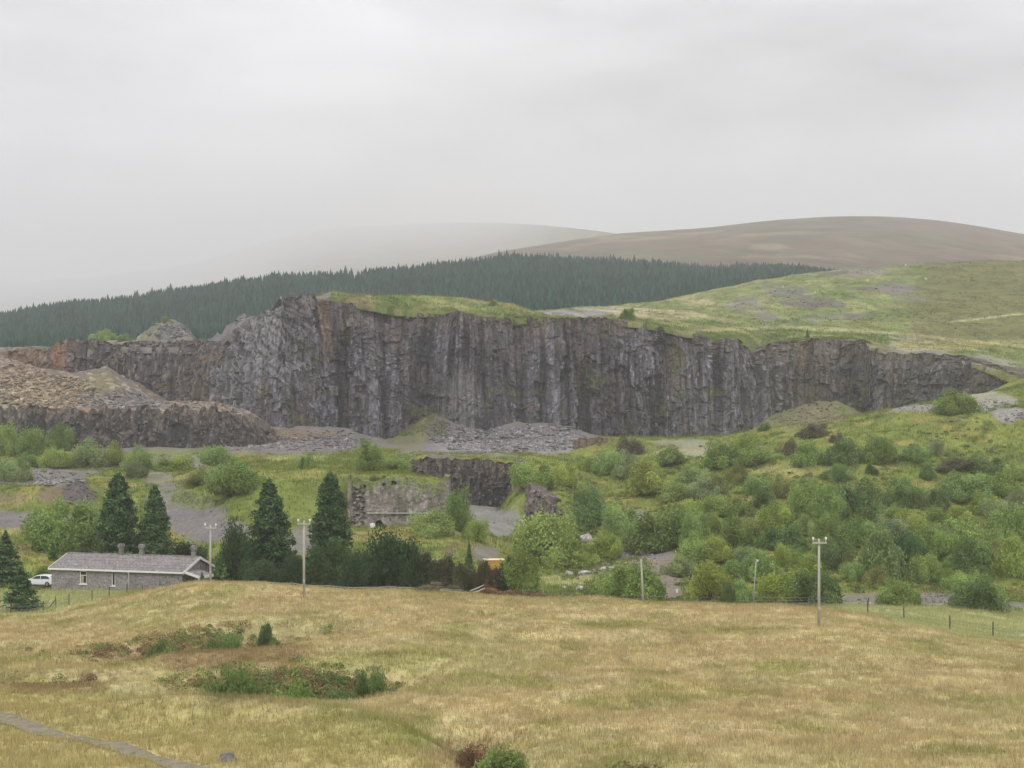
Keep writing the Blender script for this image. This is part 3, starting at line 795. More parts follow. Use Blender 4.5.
def col_main(px, U, Z, v, r1, r2, r3):
    c = np.empty(U.shape + (3,)); c[:] = (0.125, 0.118, 0.129)
    c = mixc(c, (0.075, 0.07, 0.075), (r1 < 0.38) * 0.8)
    c = mixc(c, (0.225, 0.212, 0.222), (r2 > 0.70) * 0.65)
    c = mixc(c, (0.37, 0.355, 0.36), (r3 > 0.88) * 0.75)
    c = mixc(c, (0.07, 0.065, 0.065), (r3 < 0.14) * 0.7)
    st = fbm(U / 2.0, Z / 45, 211, 4)
    c = mixc(c, (0.036, 0.034, 0.038), sstep(0.52, 0.62, st) * 0.85); c = mixc(c, (0.235, 0.222, 0.235), sstep(0.43, 0.35, st) * 0.55)
    big = fbm(U / 14, Z / 50, 271, 3)
    c = mixc(c, (0.06, 0.056, 0.06), sstep(0.5, 0.62, big) * 0.55)
    c = mixc(c, (0.20, 0.19, 0.2), sstep(0.46, 0.34, big) * 0.5)
    c = mixc(c, (0.20, 0.155, 0.13), sstep(0.52, 0.72, fbm(U / 5, Z / 9, 221, 3)) * 0.5)
    c = mixc(c, (0.21, 0.16, 0.125), sstep(0.78, 1.0, v) * 0.4)
    # moss and grass caught on ledges
    c = mixc(c, (0.13, 0.135, 0.05), sstep(0.62, 0.76, fbm(U / 5, Z / 5, 231, 4)) * 0.5)
    # paler tilted slab at the left-hand corner
    s = sstep(330, 285, px) * sstep(195, 220, px) * sstep(0.25, 0.6, v + (r2 - 0.5) * 0.4)
    bed = vnoise((Z + U * 0.55) / 0.9, (Z * 0.2 - U) / 7, 291)
    c = mixc(c, (0.31, 0.295, 0.30), s * 0.8 * (bed > 0.42)); c = mixc(c, (0.11, 0.10, 0.105), s * 0.6 * (bed < 0.2))
    c = mixc(c, (0.45, 0.44, 0.43), sstep(262, 225, px) * ((v > 0.12) & (v < 0.4) & (r2 > 0.72)) * 0.8)
    c = mixc(c, (0.27, 0.17, 0.11), sstep(6, 2, np.abs(px - 331)) * sstep(0.55, 0.75, v) * 0.7)
    c = mixc(c, (0.33, 0.30, 0.29), sstep(26, 8, np.hypot(px - 462, (Z - 12) * 1.6)) * 0.55)
    c = mixc(c, (0.17, 0.155, 0.075), sstep(14, 4, np.hypot(px - 678, (Z - 26) * 2)) * 0.7)
    c = mixc(c, (0.15, 0.13, 0.08), sstep(755, 790, px) * 0.35)
    c = mixc(c, (0.24, 0.19, 0.11), sstep(10, 4, np.abs(px - 800)) * sstep(0.6, 0.9, v) * 0.5)
    c = c * (0.45 + 1.1 * fbm(U / 0.7, Z / 11, 281, 3))[..., None]
    return c * np.array((0.75, 0.755, 0.785))


def col_left(px, U, Z, v, r1, r2, r3):
    c = np.empty(U.shape + (3,)); c[:] = (0.105, 0.092, 0.094)
    c = mixc(c, (0.20, 0.175, 0.165), (r2 > 0.65) * 0.6)
    c = mixc(c, (0.06, 0.055, 0.055), (r3 < 0.2) * 0.7)
    c = mixc(c, (0.30, 0.26, 0.22), (r3 > 0.86) * 0.7)
    c = mixc(c, (0.26, 0.16, 0.10), sstep(75, 30, px + (r2 - 0.5) * 40) * 0.7)
    c = mixc(c, (0.22, 0.17, 0.12), sstep(0.5, 0.7, fbm(U / 9, Z / 3, 241, 3)) * 0.5)
    c = mixc(c, (0.36, 0.19, 0.11), sstep(12, 3, np.abs(px - 58)) * sstep(0.35, 0.7, v) * 0.7)
    return c * 0.82


def col_low(px, U, Z, v, r1, r2, r3):
    c = np.empty(U.shape + (3,)); c[:] = (0.085, 0.075, 0.076)
    c = mixc(c, (0.17, 0.145, 0.13), (r2 > 0.62) * 0.6)
    c = mixc(c, (0.055, 0.05, 0.05), (r1 < 0.4) * 0.7)
    c = mixc(c, (0.20, 0.155, 0.125), sstep(0.7, 1.0, v + (r2 - 0.5) * 0.3) * 0.6)
    c = mixc(c, (0.30, 0.27, 0.24), (r3 > 0.9) * 0.7)
    return c * 0.74


def col_red(px, U, Z, v, r1, r2, r3):
    c = np.empty(U.shape + (3,)); c[:] = (0.15, 0.125, 0.12)
    c = mixc(c, (0.27, 0.22, 0.20), (r2 > 0.6) * 0.6)
    c = mixc(c, (0.065, 0.058, 0.058), (r3 < 0.22) * 0.7)
    c = mixc(c, (0.34, 0.31, 0.29), (r3 > 0.88) * 0.6)
    c = mixc(c, (0.15, 0.15, 0.06), sstep(0.58, 0.7, fbm(U / 3, Z / 3, 251, 3)) * 0.7)
    return c


rock_face('quarry_face', [(203, 458, 342, 414), (224, 441, 329, 430), (240, 433, 318, 440), (249, 429, 312, 444), (276, 424, 305, 440), (286, 424, 297, 438), (304, 428, 298, 440), (325, 433, 294, 441),
    (333, 435, 300, 441), (364, 439, 303, 442), (389, 441, 310, 440), (413, 440, 313, 440), (453, 436, 312, 440), (474, 436, 315, 440), (512, 440, 318, 440), (546, 443, 318, 440), (622, 449, 319, 441),
    (652, 451, 324, 441), (698, 453, 333, 441), (713, 453, 338, 441), (742, 450, 338, 440), (753, 453, 342, 438), (767, 461, 353, 438), (783, 463, 341, 436), (812, 460, 339, 436), (848, 458, 339, 436), (868, 455, 342, 434),
    (880, 454, 351, 430), (905, 449, 355, 428), (943, 443, 354, 415), (980, 433, 366, 408), (1005, 424, 376, 402), (1030, 412, 384, 400)],
    6.0, 0.25, 0.27, 0.95, 300, col_main, rim=0.55)
rock_face('upper_quarry_face', [(-270, 466, 352, 400), (0, 466, 351, 385), (54, 469, 346, 390), (68, 471, 341, 396), (100, 473, 341, 402), (140, 476, 341, 404), (180, 470, 341, 406), (212, 452, 341, 408), (226, 444, 336, 410)],
    5.0, 0.34, 0.32, 0.9, 500, col_left, colscale=1.1)
rock_face('lower_bench_face', [(-270, 392, 410, 449), (0, 393, 412, 449), (60, 393, 411, 449), (120, 394, 411, 448), (170, 393, 410, 449), (215, 393, 409, 449), (245, 398, 414, 448), (268, 408, 424, 446), (288, 420, 438, 446)],
    3.0, 0.34, 0.32, 0.55, 700, col_low, colscale=0.7, rim=1.7)
rock_face('sunken_quarry_face', [(408, 301.5, 459, 500), (420, 301, 457, 500), (460, 301, 458, 506), (500, 301, 460, 508), (522, 301, 462, 511)],
    0.8, 0.22, 0.22, 0.4, 900, col_low, cap=8.0, colscale=0.6, rim=0.5)
rock_face('quarry_outcrop', [(509, 297, 464, 512), (515, 283, 478, 522), (524, 267, 491, 531), (545, 260, 499, 536), (568, 259, 511, 536), (592, 265, 519, 529)],
    1.5, 0.2, 0.2, 0.32, 930, col_red, cap=3.0, colscale=0.5, rim=0.9)
rock_face('cut_bank', [(571, 350, 440, 462), (580, 349, 438, 462), (600, 348, 437, 461), (616, 349, 438, 458), (626, 352, 442, 450)],
    1.5, 0.25, 0.25, 0.4, 950, lambda px, U, Z, v, r1, r2, r3: mixc(col_low(px, U, Z, v, r1, r2, r3), (0.19, 0.125, 0.085), np.full(U.shape, 0.55)), colscale=0.6)


# ------------------------------------------------------------------ loose stone
def hull_rock(seed, n=16, flat=0.7):
    r = random.Random(seed); bm = bmesh.new()
    for _ in range(n):
        d = Vector((r.gauss(0, 1), r.gauss(0, 1), r.gauss(0, 1))).normalized() * r.uniform(0.75, 1.0)
        bm.verts.new((d.x, d.y * r.uniform(0.7, 1), d.z * flat))
    res = bmesh.ops.convex_hull(bm, input=bm.verts)
    bmesh.ops.delete(bm, geom=[v for v in bm.verts if not v.link_faces], context='VERTS')
    bmesh.ops.triangulate(bm, faces=bm.faces)
    bm.verts.index_update()
    V = np.array([v.co[:] for v in bm.verts]); Fc = np.array([[v.index for v in f.verts] for f in bm.faces])
    bm.free(); return V, Fc


PROT = [hull_rock(s, 11) for s in range(6)]


def scree(name, items):
    """items: (x,y,z,size,col)"""
    VV, FF, CC = [], [], []; base = 0
    for (x, y, z, s, c) in items:
        V, Fc = PROT[random.randrange(6)]
        a = random.uniform(0, 6.28); ca, sa = math.cos(a), math.sin(a); sx = s * random.uniform(0.7, 1.5)
        W = np.stack([(V[:, 0] * ca * sx - V[:, 1] * sa * s) + x, (V[:, 0] * sa * sx + V[:, 1] * ca * s) + y, V[:, 2] * s * random.uniform(0.6, 1.1) + z], -1)
        VV.append(W); FF.append(Fc + base); CC.append(np.tile(np.array(c) * random.uniform(0.6, 1.35), (len(V), 1))); base += len(V)
    me = np_mesh(name, np.concatenate(VV), [np.concatenate(FF)], np.concatenate(CC))
    return tag(link_mesh(name, me, M['rock']), kind='stuff')


def scree_items(sheet, regions):
    out = []
    for (px, py, rx, ry, n, s0, s1, col) in regions:
        for _ in range(n):
            a = random.uniform(0, 6.28); r = math.sqrt(random.random())
            h = sheet.hit(px + math.cos(a) * r * rx, py + math.sin(a) * r * ry)
            if h is None: continue
            s = s0 + (s1 - s0) * random.random() ** 3
            out.append((h.x, h.y, h.z + s * 0.15, s, col))
    return out


PALE = (0.235, 0.22, 0.218); MIDR = (0.165, 0.15, 0.15); TANR = (0.30, 0.235, 0.155)
scree('loose_scree', scree_items(G, [
    (540, 438, 45, 14, 1100, 0.2, 1.3, PALE), (480, 440, 45, 13, 900, 0.2, 1.1, PALE), (520, 440, 70, 12, 700, 0.25, 1.0, MIDR), (445, 430, 20, 14, 330, 0.2, 0.9, MIDR), (300, 444, 70, 7, 800, 0.25, 1.0, PALE), (330, 438, 40, 8, 260, 0.2, 0.8, MIDR), (240, 445, 30, 6, 160, 0.25, 0.9, PALE),
    (222, 470, 22, 8, 220, 0.2, 0.8, PALE), (40, 481, 45, 5, 330, 0.2, 0.8, PALE), (60, 470, 50, 8, 240, 0.2, 0.6, GRAVEL), (150, 462, 60, 7, 160, 0.2, 0.6, GRAVEL), (78, 495, 18, 12, 120, 0.12, 0.4, (0.12, 0.11, 0.11)),
    (345, 443, 30, 6, 150, 0.25, 0.9, MIDR), (560, 520, 25, 8, 60, 0.2, 0.6, MIDR), (640, 552, 26, 4, 90, 0.15, 0.5, PALE), (660, 575, 18, 20, 130, 0.08, 0.3, MIDR),
    (600, 545, 22, 6, 50, 0.2, 0.6, PALE), (590, 572, 40, 4, 90, 0.15, 0.45, PALE), (940, 408, 50, 4, 260, 0.2, 0.55, PALE), (985, 404, 26, 5, 160, 0.2, 0.6, PALE), (1012, 416, 14, 6, 90, 0.2, 0.6, PALE),
    (880, 602, 60, 4, 120, 0.12, 0.4, MIDR), (940, 598, 30, 6, 120, 0.12, 0.4, MIDR), (280, 434, 20, 8, 110, 0.25, 0.9, TANR), (800, 412, 45, 12, 420, 0.2, 0.7, (0.17, 0.15, 0.11)), (780, 418, 40, 8, 120, 0.25, 0.8, MIDR), (485, 512, 30, 16, 120, 0.1, 0.35, PALE),
    (640, 518, 10, 6, 40, 0.2, 0.6, PALE), (570, 487, 14, 5, 40, 0.2, 0.6, PALE), (205, 500, 30, 12, 60, 0.15, 0.4, PALE)]))
scree('bench_rubble', scree_items(BS, [
    (45, 392, 50, 18, 900, 0.3, 1.5, TANR), (50, 394, 55, 16, 260, 0.3, 1.3, (0.36, 0.30, 0.22)), (40, 392, 50, 18, 420, 0.3, 1.4, (0.2, 0.165, 0.14)), (15, 375, 30, 10, 250, 0.3, 1.2, (0.26, 0.19, 0.135)), (110, 400, 40, 9, 330, 0.3, 1.1, MIDR), (150, 406, 60, 4, 260, 0.3, 1.0, PALE), (205, 403, 35, 6, 200, 0.3, 1.0, (0.26, 0.2, 0.16)), (240, 408, 20, 6, 80, 0.3, 0.9, MIDR)]))
scree('rim_stones', scree_items(PS, [
    (900, 352, 40, 5, 200, 0.15, 0.5, PALE), (970, 362, 40, 5, 200, 0.15, 0.5, PALE), (165, 330, 24, 9, 300, 0.3, 1.0, PALE), (240, 318, 20, 8, 120, 0.3, 0.9, PALE), (30, 347, 40, 3, 120, 0.3, 0.8, MIDR),
    (785, 293, 18, 5, 60, 0.3, 0.9, MIDR), (815, 303, 20, 4, 60, 0.3, 0.9, MIDR), (745, 304, 12, 6, 50, 0.3, 0.8, PALE), (885, 288, 20, 4, 50, 0.3, 0.9, MIDR), (860, 271, 26, 2, 40, 0.3, 0.8, PALE)]))


def boulder(px, py, w, h, label, seed, flat=0.7, rz=None, tilt=0.0, dark=1.0):
    p = G.hit(px, py); r = w / F * p.y / 2
    V, Fc = hull_rock(seed, 22, 1.0)
    V = V * np.array([r, r * 0.75, h / F * p.y * 0.62])
    c = np.tile(np.array((0.40, 0.375, 0.37)) * dark, (len(V), 1)) * (0.8 + 0.4 * np.random.default_rng(seed).random((len(V), 1)))
    o = link_mesh('boulder', np_mesh('boulder', V, [Fc], c), M['rock'])
    o.location = (p.x, p.y, p.z + h / F * p.y * 0.25); o.rotation_euler = (0, tilt, rz or 0)
    b = o.modifiers.new('bevel', 'BEVEL'); b.width = 0.06 * r; b.segments = 2
    return tag(o, label, 'boulder', 'pale boulders below the quarry')


boulder(586, 543, 17, 12, 'large pale slab of rock tilted on the bank above the rounded green bush', 1, tilt=0.5)
boulder(598, 548, 16, 9, 'flat pale slab lying against the foot of the large tilted slab', 2, tilt=0.5)
boulder(568, 575, 11, 6, 'low pale boulder at the left end of the stone row left of the round bush', 3)
boulder(584, 574, 16, 5, 'long flat pale stone in the middle of the stone row', 4)
boulder(603, 571, 10, 7, 'squarish pale boulder nearest the round bush in the stone row', 5)
boulder(611, 570, 8, 6, 'small pale boulder just touching the left side of the round bush', 55)
boulder(580, 591, 10, 8, 'upright whitish boulder in the grass by the fence left of the short leaning pole', 6)
boulder(601, 591, 9, 6, 'low whitish boulder in the grass close beside the round green bush', 7)
boulder(564, 589, 7, 5, 'small grey boulder left of the upright whitish boulder', 8)
boulder(646, 554, 17, 7, 'pale stack-like boulder at the head of the brown track', 9)
boulder(911, 604, 13, 5, 'flat pale boulder under the right edge of the small bushy tree', 10)
boulder(954, 607, 9, 7, 'rounded pale grey boulder left of the dark rounded bush by the track', 11)
boulder(973, 608, 7, 5, 'small whitish boulder in front of the dark rounded bush by the track', 12)
boulder(870, 606, 11, 5, 'dark-backed flat boulder left of the small bushy tree', 13)
boulder(735, 598, 14, 5, 'flat pale slab in front of the yellowish bush beside the small round tree', 14)
boulder(640, 522, 12, 7, 'pale broken boulder on the slope above the big dark bush', 15)
b_ = boulder(228, 762, 30, 11, 'half-buried purple-grey boulder in the tan grass near the track', 16, dark=0.45)
b_['group'] = 'single boulder in the field'
del b_['group']


# ------------------------------------------------------------------ foliage
def leaf_quads(cen, nrm_bias, size, asp, r, col):
    n = len(cen)
    a = r.normal(0, 1, (n, 3)); a /= np.linalg.norm(a, axis=1, keepdims=True)
    b = r.normal(0, 1, (n, 3)) + nrm_bias * 0.8
    b = np.cross(a, b); b /= np.linalg.norm(b, axis=1, keepdims=True) + 1e-9
    s = size * r.uniform(0.6, 1.4, (n, 1))
    V = np.stack([cen - a * s - b * s * asp * 0.2, cen - b * s * asp, cen + a * s, cen + b * s * asp], 1)
    return V.reshape(-1, 3), np.arange(n * 4).reshape(-1, 4), np.repeat(col, 4, 0)


def bush_mesh(seed, n=15000, clumps=32, upright=0.08, size=0.034):
    r = np.random.default_rng(seed)
    cs = []
    while len(cs) < clumps:
        d = r.normal(0, 1, 3); d /= np.linalg.norm(d)
        if d[2] < -0.25: continue
        rad = r.uniform(0.32, 0.78) if r.random() > 0.14 else r.uniform(0.8, 0.98)
        p = d * rad * np.array([1, 1, 0.92]); p[2] = max(p[2] + 0.12, 0.14)
        cs.append((p, r.uniform(0.16, 0.36), r.uniform(0.7, 1.3)))
    per = n // clumps; cen, col, bias = [], [], []
    for (p, rad, br) in cs:
        d = r.normal(0, 1, (per, 3)); d /= np.linalg.norm(d, axis=1, keepdims=True)
        rr = rad * (0.55 + 0.55 * r.random((per, 1)) ** 0.6)
        q = p + d * rr * np.array([1, 1, 0.9 + upright])
        shoot = r.random(per) < 0.16
        q[shoot] += (d[shoot] * 0.12 + np.array([0, 0, 0.09])) * r.random((shoot.sum(), 1))
        cen.append(q); bias.append(d)
        hue = 1 + (r.random((per, 1)) - 0.5) * np.array([[0.35, 0.12, 0.2]])
        col.append(br * hue * r.uniform(0.75, 1.25, (per, 1)))
    cen = np.concatenate(cen); bias = np.concatenate(bias); col = np.concatenate(col)
    k = cen[:, 2] > 0.01
    return np_mesh('bush_crown', *_l(leaf_quads(cen[k], bias[k], size, 0.55, r, col[k] * 0.48)))


def _l(t):
    return t[0], [t[1]], t[2]


def stems_mesh(seed, n=9):
    r = random.Random(seed); mb = MB()
    for k in range(n):
        a = r.uniform(0, 6.28); d = r.uniform(0.25, 0.7); h = r.uniform(0.45, 0.85)
        mb.tube([(math.cos(a) * 0.06, math.sin(a) * 0.06, -0.15), (math.cos(a) * d * 0.35, math.sin(a) * d * 0.35, h * 0.5), (math.cos(a) * d, math.sin(a) * d, h)], [0.03, 0.02, 0.006], 5)
    me = bpy.data.meshes.new('bush_stems'); me.from_pydata([tuple(v) for v in mb.v], [], mb.f); me.update()
    me.materials.append(M['bark']); return me


BUSH = [bush_mesh(s) for s in range(40, 47)] + [bush_mesh(50, 15000, 46, 0.1, 0.034), bush_mesh(51, 13000, 18, 0.3, 0.034)]
STEM = [stems_mesh(s) for s in range(3)]
for me in BUSH: me.materials.append(M['leaf'])
COL = {'y': (0.198, 0.238, 0.06), 'l': (0.185, 0.24, 0.08), 'g': (0.15, 0.2, 0.062), 'd': (0.105, 0.148, 0.052), 'k': (0.05, 0.085, 0.035),
       's': (0.165, 0.205, 0.095), 'o': (0.165, 0.175, 0.06), 'b': (0.115, 0.10, 0.065), 'r': (0.165, 0.105, 0.065), 't': (0.27, 0.21, 0.105)}


def bush(px, py, w, h, col, label, group=None, Y=None, sheet=None, name='bush', cat='bush', loc=None, proto=None):
    sheet = sheet or G
    if loc is None:
        if Y is None:
            p = sheet.hit(px, py)
            if p is None: return None
            p = p.copy()
        else:
            x = (px - CX) / F * Y; p = Vector((x, Y, sheet.z(x, Y)))
    else: p = loc
    r = w / F * p.y / 2; hh = h / F * p.y
    p.y += r * 0.45
    z0 = sheet.z(p.x, p.y)
    p.z = min(p.z, z0) if z0 < p.z + 2 else p.z
    k_ = 0.98 if group == GR else 1.0; ax_ = random.uniform(0.82, 1.22)
    t = empty(name, p)
    t.rotation_euler = (random.uniform(-0.16, 0.16), random.uniform(-0.16, 0.16), random.choice((0, math.pi)) + random.uniform(-0.5, 0.5))
    t.scale = (k_ * r / 0.86, k_ * r / 0.86 * ax_, k_ * hh * 1.06 / 1.0)
    tag(t, label, cat, group)
    k = random.randrange(len(BUSH)) if proto is None else proto
    o = link_mesh('crown', BUSH[k], None, t)
    c = COL[col]; v = random.uniform(0.9, 1.1)
    o.color = (c[0] * v * random.uniform(0.94, 1.06), c[1] * v, c[2] * v * random.uniform(0.9, 1.1), 1)
    link_mesh('trunk', STEM[random.randrange(3)], None, t)
    return t


GL = 'bushes below the left-hand rock face'; GR = 'bushes on the right-hand slope'; GM = 'bushes around the sunken quarry'; GF = 'bushes along the foot of the slope'; GU = 'scrub in the field gullies'
B = [
 (8, 456, 26, 28, 'l', 'bright green bush at the picture edge below the dark bench face', GL), (31, 456, 32, 28, 'g', 'tall mid-green bush second from the picture edge below the dark face', GL),
 (58, 451, 30, 24, 'd', 'darker green bush between the tall bush and the sage one below the dark face', GL), (54, 468, 28, 20, 'y', 'small yellow-topped round bush in front of the darker green bush', GL),
 (84, 468, 38, 25, 's', 'sage green bush with a sloping left-high outline below the dark face', GL), (111, 467, 28, 21, 'o', 'olive brown bush right of the sloping sage bush', GL),
 (138, 471, 34, 21, 'g', 'dark-centred green bush behind the tip of the tallest cypress', GL), (133, 479, 26, 15, 's', 'pale low bush just right of the tallest cypress tip', GL), (172, 471, 38, 14, 'y', 'low wide yellow-green bush in front of the grey scree', GL),
 (12, 481, 34, 20, 's', 'grey-green bush at the picture edge above the brown spoil heap', GL), (27, 467, 30, 11, 'g', 'low spreading green bush above the grey-green edge bush', GL),
 (215, 466, 36, 20, 'l', 'fresh green bush standing before the grey heap at the foot of the face', GL), (234, 496, 54, 34, 'g', 'large spreading green bush on the left of the grassy embankment', GL), (222, 494, 30, 24, 'g', 'dense green bush against the left side of the large spreading bush', GL), (196, 487, 26, 16, 'o', 'olive shrub on the left shoulder of the grassy embankment', GL),
 (306, 469, 18, 13, 'g', 'small dark round bush alone on the flat above the embankment', GM), (369, 471, 28, 29, 'g', 'tall green bush on the flat behind the ruined stone wall', GM), (395, 470, 30, 14, 'l', 'low pale green bush behind the top of the ruined stone wall', GM),
 (62, 549, 66, 44, 'g', 'broad mid-green bush spreading left of the tallest cypress', GL), (80, 547, 40, 40, 'l', 'lighter green right half of the broad thicket beside the tallest cypress', GL),
 (40, 580, 26, 12, 'y', 'yellow-green bush behind the white car', GL),
 (432, 538, 44, 25, 'l', 'bright green bush in front of the ruined stone wall', GM), (459, 531, 18, 22, 'y', 'small yellow-green bush right of the bright green one', GM),
 (475, 541, 24, 22, 'y', 'yellow-green and dark bush on the grass beyond the brown conifers', GM),
 (548, 566, 66, 45, 'l', 'big yellow-green bush left of the tilted slabs', GM), (533, 560, 34, 32, 'g', 'darker green bush inside the left of the big yellow-green bush', GM), (566, 556, 30, 36, 'g', 'green bush forming the right shoulder of the big yellow-green bush', GM),
 (523, 593, 44, 42, 'g', 'fresh green bush at the right end of the conifer hedge', GM, 173), 
 (533, 487, 44, 25, 'l', 'wide light green bush on the ledge above the sunken quarry', GM), (565, 485, 25, 20, 'y', 'yellowish bush right of the wide light green one', GM), (590, 472, 20, 13, 'y', 'small yellow shrub left of the cut bank bush', GM),
 (613, 474, 38, 26, 'l', 'bright green bush below the brown cut bank', GM), (627, 478, 28, 22, 's', 'pale green bush overlapping the bush below the cut bank', GM), (629, 457, 26, 19, 'b', 'brown dead-looking bush on top of the cut bank', GM),
 (652, 495, 44, 31, 'y', 'round yellow-olive bush alone on the grass slope', GM), (589, 531, 46, 41, 'd', 'dark green bush above the sunken quarry rocks', GM), (621, 533, 40, 26, 'l', 'mid-green bush right of the dark bush above the rocks', GM),
 (665, 552, 70, 42, 'd', 'very large dark green bush at the head of the brown track', GM), (640, 549, 36, 26, 'g', 'green bush leaning on the left of the very large dark bush', GM), (606, 556, 38, 22, 'y', 'low yellow-green bush behind the tilted slabs', GM), (584, 568, 26, 16, 'y', 'low yellowish bush below the tilted slabs', GM),
 (637, 601, 62, 38, 'g', 'rounded green bush standing behind the short leaning pole', GF, 171), (712, 599, 48, 36, 'y', 'large yellow-topped bush right of the brown track', GF, 174), (700, 566, 40, 28, 'l', 'pale green bush above the large yellow-topped bush', GF), (743, 598, 24, 22, 'l', 'light bush between the small round tree and the thin pole', GF, 173),
 (782, 602, 44, 28, 'y', 'yellow-green bush left of the dark bush by the tallest pole', GF, 172), (820, 608, 52, 34, 'd', 'dark green bush right behind the tallest pole', GF, 170), (816, 582, 34, 24, 'y', 'yellow-olive bush above the dark bush by the tallest pole', GF),
 (976, 610, 52, 28, 'd', 'dark rounded bush by the track near the right edge', GF), (929, 584, 26, 30, 'l', 'pale upright young tree below the dark thicket', GF), (946, 587, 22, 16, 'y', 'yellow-green shrub right of the pale upright tree', GF), (974, 584, 26, 16, 'l', 'light green shrub above the dark rounded bush', GF),
 (672, 466, 36, 18, 'g', 'low green bush on the slope below the pale crest', GR), (720, 469, 40, 25, 'g', 'wide green bush at the left end of the upper row', GR), (757, 466, 46, 18, 'g', 'second wide green bush of the upper row', GR), (743, 447, 12, 11, 's', 'tiny grey-green shrub on the crest path', GR), (791, 455, 18, 15, 'b', 'brown shrub on the slope above the upper row', GR),
 (765, 431, 12, 8, 'd', 'tiny dark shrub on the crest before the notch in the cliff', GR), (816, 438, 28, 15, 'b', 'dark brown heathery bush on the crest', GR), (838, 443, 16, 9, 'b', 'small purple-brown shrub right of the heathery crest bush', GR),
 (810, 467, 36, 24, 'g', 'green bush in the middle of the upper row', GR), (846, 467, 46, 26, 'd', 'dark green bush of the upper row right of centre', GR), (880, 465, 34, 26, 'g', 'green bush near the right end of the upper row', GR), (915, 461, 36, 15, 'l', 'light low bush ending the upper row', GR),
 (936, 456, 16, 17, 's', 'small grey bush above the end of the upper row', GR), (957, 471, 40, 12, 'b', 'low brown bush on the right-hand bank', GR), (988, 473, 38, 18, 'd', 'dark green bush with a rusty foot on the right-hand bank', GR), (995, 475, 22, 8, 'r', 'rust-red bracken patch at the foot of the dark bush', GR), (872, 476, 12, 11, 'd', 'tiny dark round bush on the yellow grass below the upper row', GR), (930, 481, 15, 17, 'd', 'small dark upright bush on the yellow grass', GR),
 (705, 497, 34, 20, 's', 'soft pale green bush on the left of the middle slope', GR), (760, 494, 34, 18, 'g', 'green bush left of the round yellow-brown one', GR), (783, 498, 25, 20, 'o', 'round yellow-brown bush in mid slope', GR), (808, 492, 30, 14, 'g', 'low green bush right of the round yellow-brown one', GR), (766, 509, 30, 18, 'd', 'darker bush below the round yellow-brown one', GR),
 (858, 521, 48, 38, 'd', 'biggest dark green bush of the middle slope', GR), (812, 516, 36, 30, 'l', 'pale bush against the left of the biggest dark bush', GR), (832, 522, 34, 32, 'g', 'mid-green bush joining the pale and the biggest dark bush', GR), (700, 519, 28, 22, 'y', 'yellowish bush on the left middle slope', GR), (728, 518, 42, 22, 'g', 'green bush right of the yellowish one on the left middle slope', GR),
 (905, 508, 36, 24, 'd', 'dark bush right of the biggest dark one', GR), (938, 513, 24, 26, 'd', 'dark upright bush beyond the gap of grass', GR), (965, 502, 42, 28, 'l', 'light green bush on the right middle slope', GR), (1003, 497, 44, 22, 'g', 'wide green bush at the right edge of the middle slope', GR), (774, 530, 40, 26, 'y', 'yellow-green bush in the centre of the thicket', GR),
 (694, 550, 32, 38, 'g', 'green bush right beside the very large dark bush', GR), (735, 548, 36, 28, 'g', 'mid-green bush above the large yellow-topped one', GR), (785, 552, 52, 26, 'd', 'dark green bush in the heart of the thicket', GR), (786, 566, 24, 22, 'y', 'bright yellow bush in front of the dark heart of the thicket', GR), (757, 582, 38, 28, 'l', 'light bush behind the thin leaning pole', GR), (717, 562, 38, 24, 'y', 'yellow-green bush behind the thicket front at left', GR),
 (838, 572, 34, 34, 'd', 'dark bush right of the tallest pole top', GR), (885, 582, 48, 50, 'd', 'tall dark bush left of the pale upright tree', GR), (912, 575, 40, 46, 'k', 'darkest bush directly behind the pale upright tree', GR), (942, 560, 42, 36, 'g', 'green bush above the yellow-green shrub', GR), (978, 580, 46, 38, 'd', 'dark bush behind the light green shrub', GR), (1014, 578, 36, 40, 'y', 'yellow-green bush at the right edge of the thicket', GR),
 (915, 536, 38, 26, 'y', 'yellow-green bush over the darkest bush', GR), (965, 542, 46, 24, 'l', 'pale green bush over the dark right thicket', GR), (1012, 538, 40, 32, 'g', 'green bush near the right edge half way up', GR), (1004, 520, 30, 20, 's', 'grey-green bush near the right edge above the thicket', GR),
 (940, 530, 34, 22, 'g', 'green bush between the two pale ones of the right thicket', GR), (858, 548, 44, 28, 'g', 'green bush above the tall dark bush', GR), (825, 545, 36, 24, 'g', 'green bush left of the grass strip in mid thicket', GR), (890, 540, 34, 20, 's', 'sage bush beside the grass strip in mid thicket', GR),
 (957, 414, 40, 23, 'g', 'lone round green bush on the crest beside the pale stones', GR),
]
for b in B: bush(*b)
for (px_, py_) in [(690, 480), (742, 482), (720, 490), (845, 482), (960, 520), (985, 512), (1020, 512), (872, 500), (890, 520), (752, 536), (708, 536), (805, 536), (875, 560), (852, 585), (800, 566), (775, 586), (960, 572), (1000, 560), (990, 548), (930, 548), (898, 556), (680, 500), (668, 525), (735, 575), (1022, 480), (980, 488), (830, 500), (828, 560), (685, 575), (905, 492), (752, 455), (648, 475)] + [(random.uniform(690, 1026), random.uniform(505, 596)) for _ in range(16)]:
    bush(px_ + random.uniform(-5, 5), py_ + random.uniform(-3, 3), random.uniform(20, 34), random.uniform(13, 22), random.choice('ylgso'), 'small rounded shrub packed in among the taller bushes of the right slope', 'small shrubs filling the right-hand thicket')
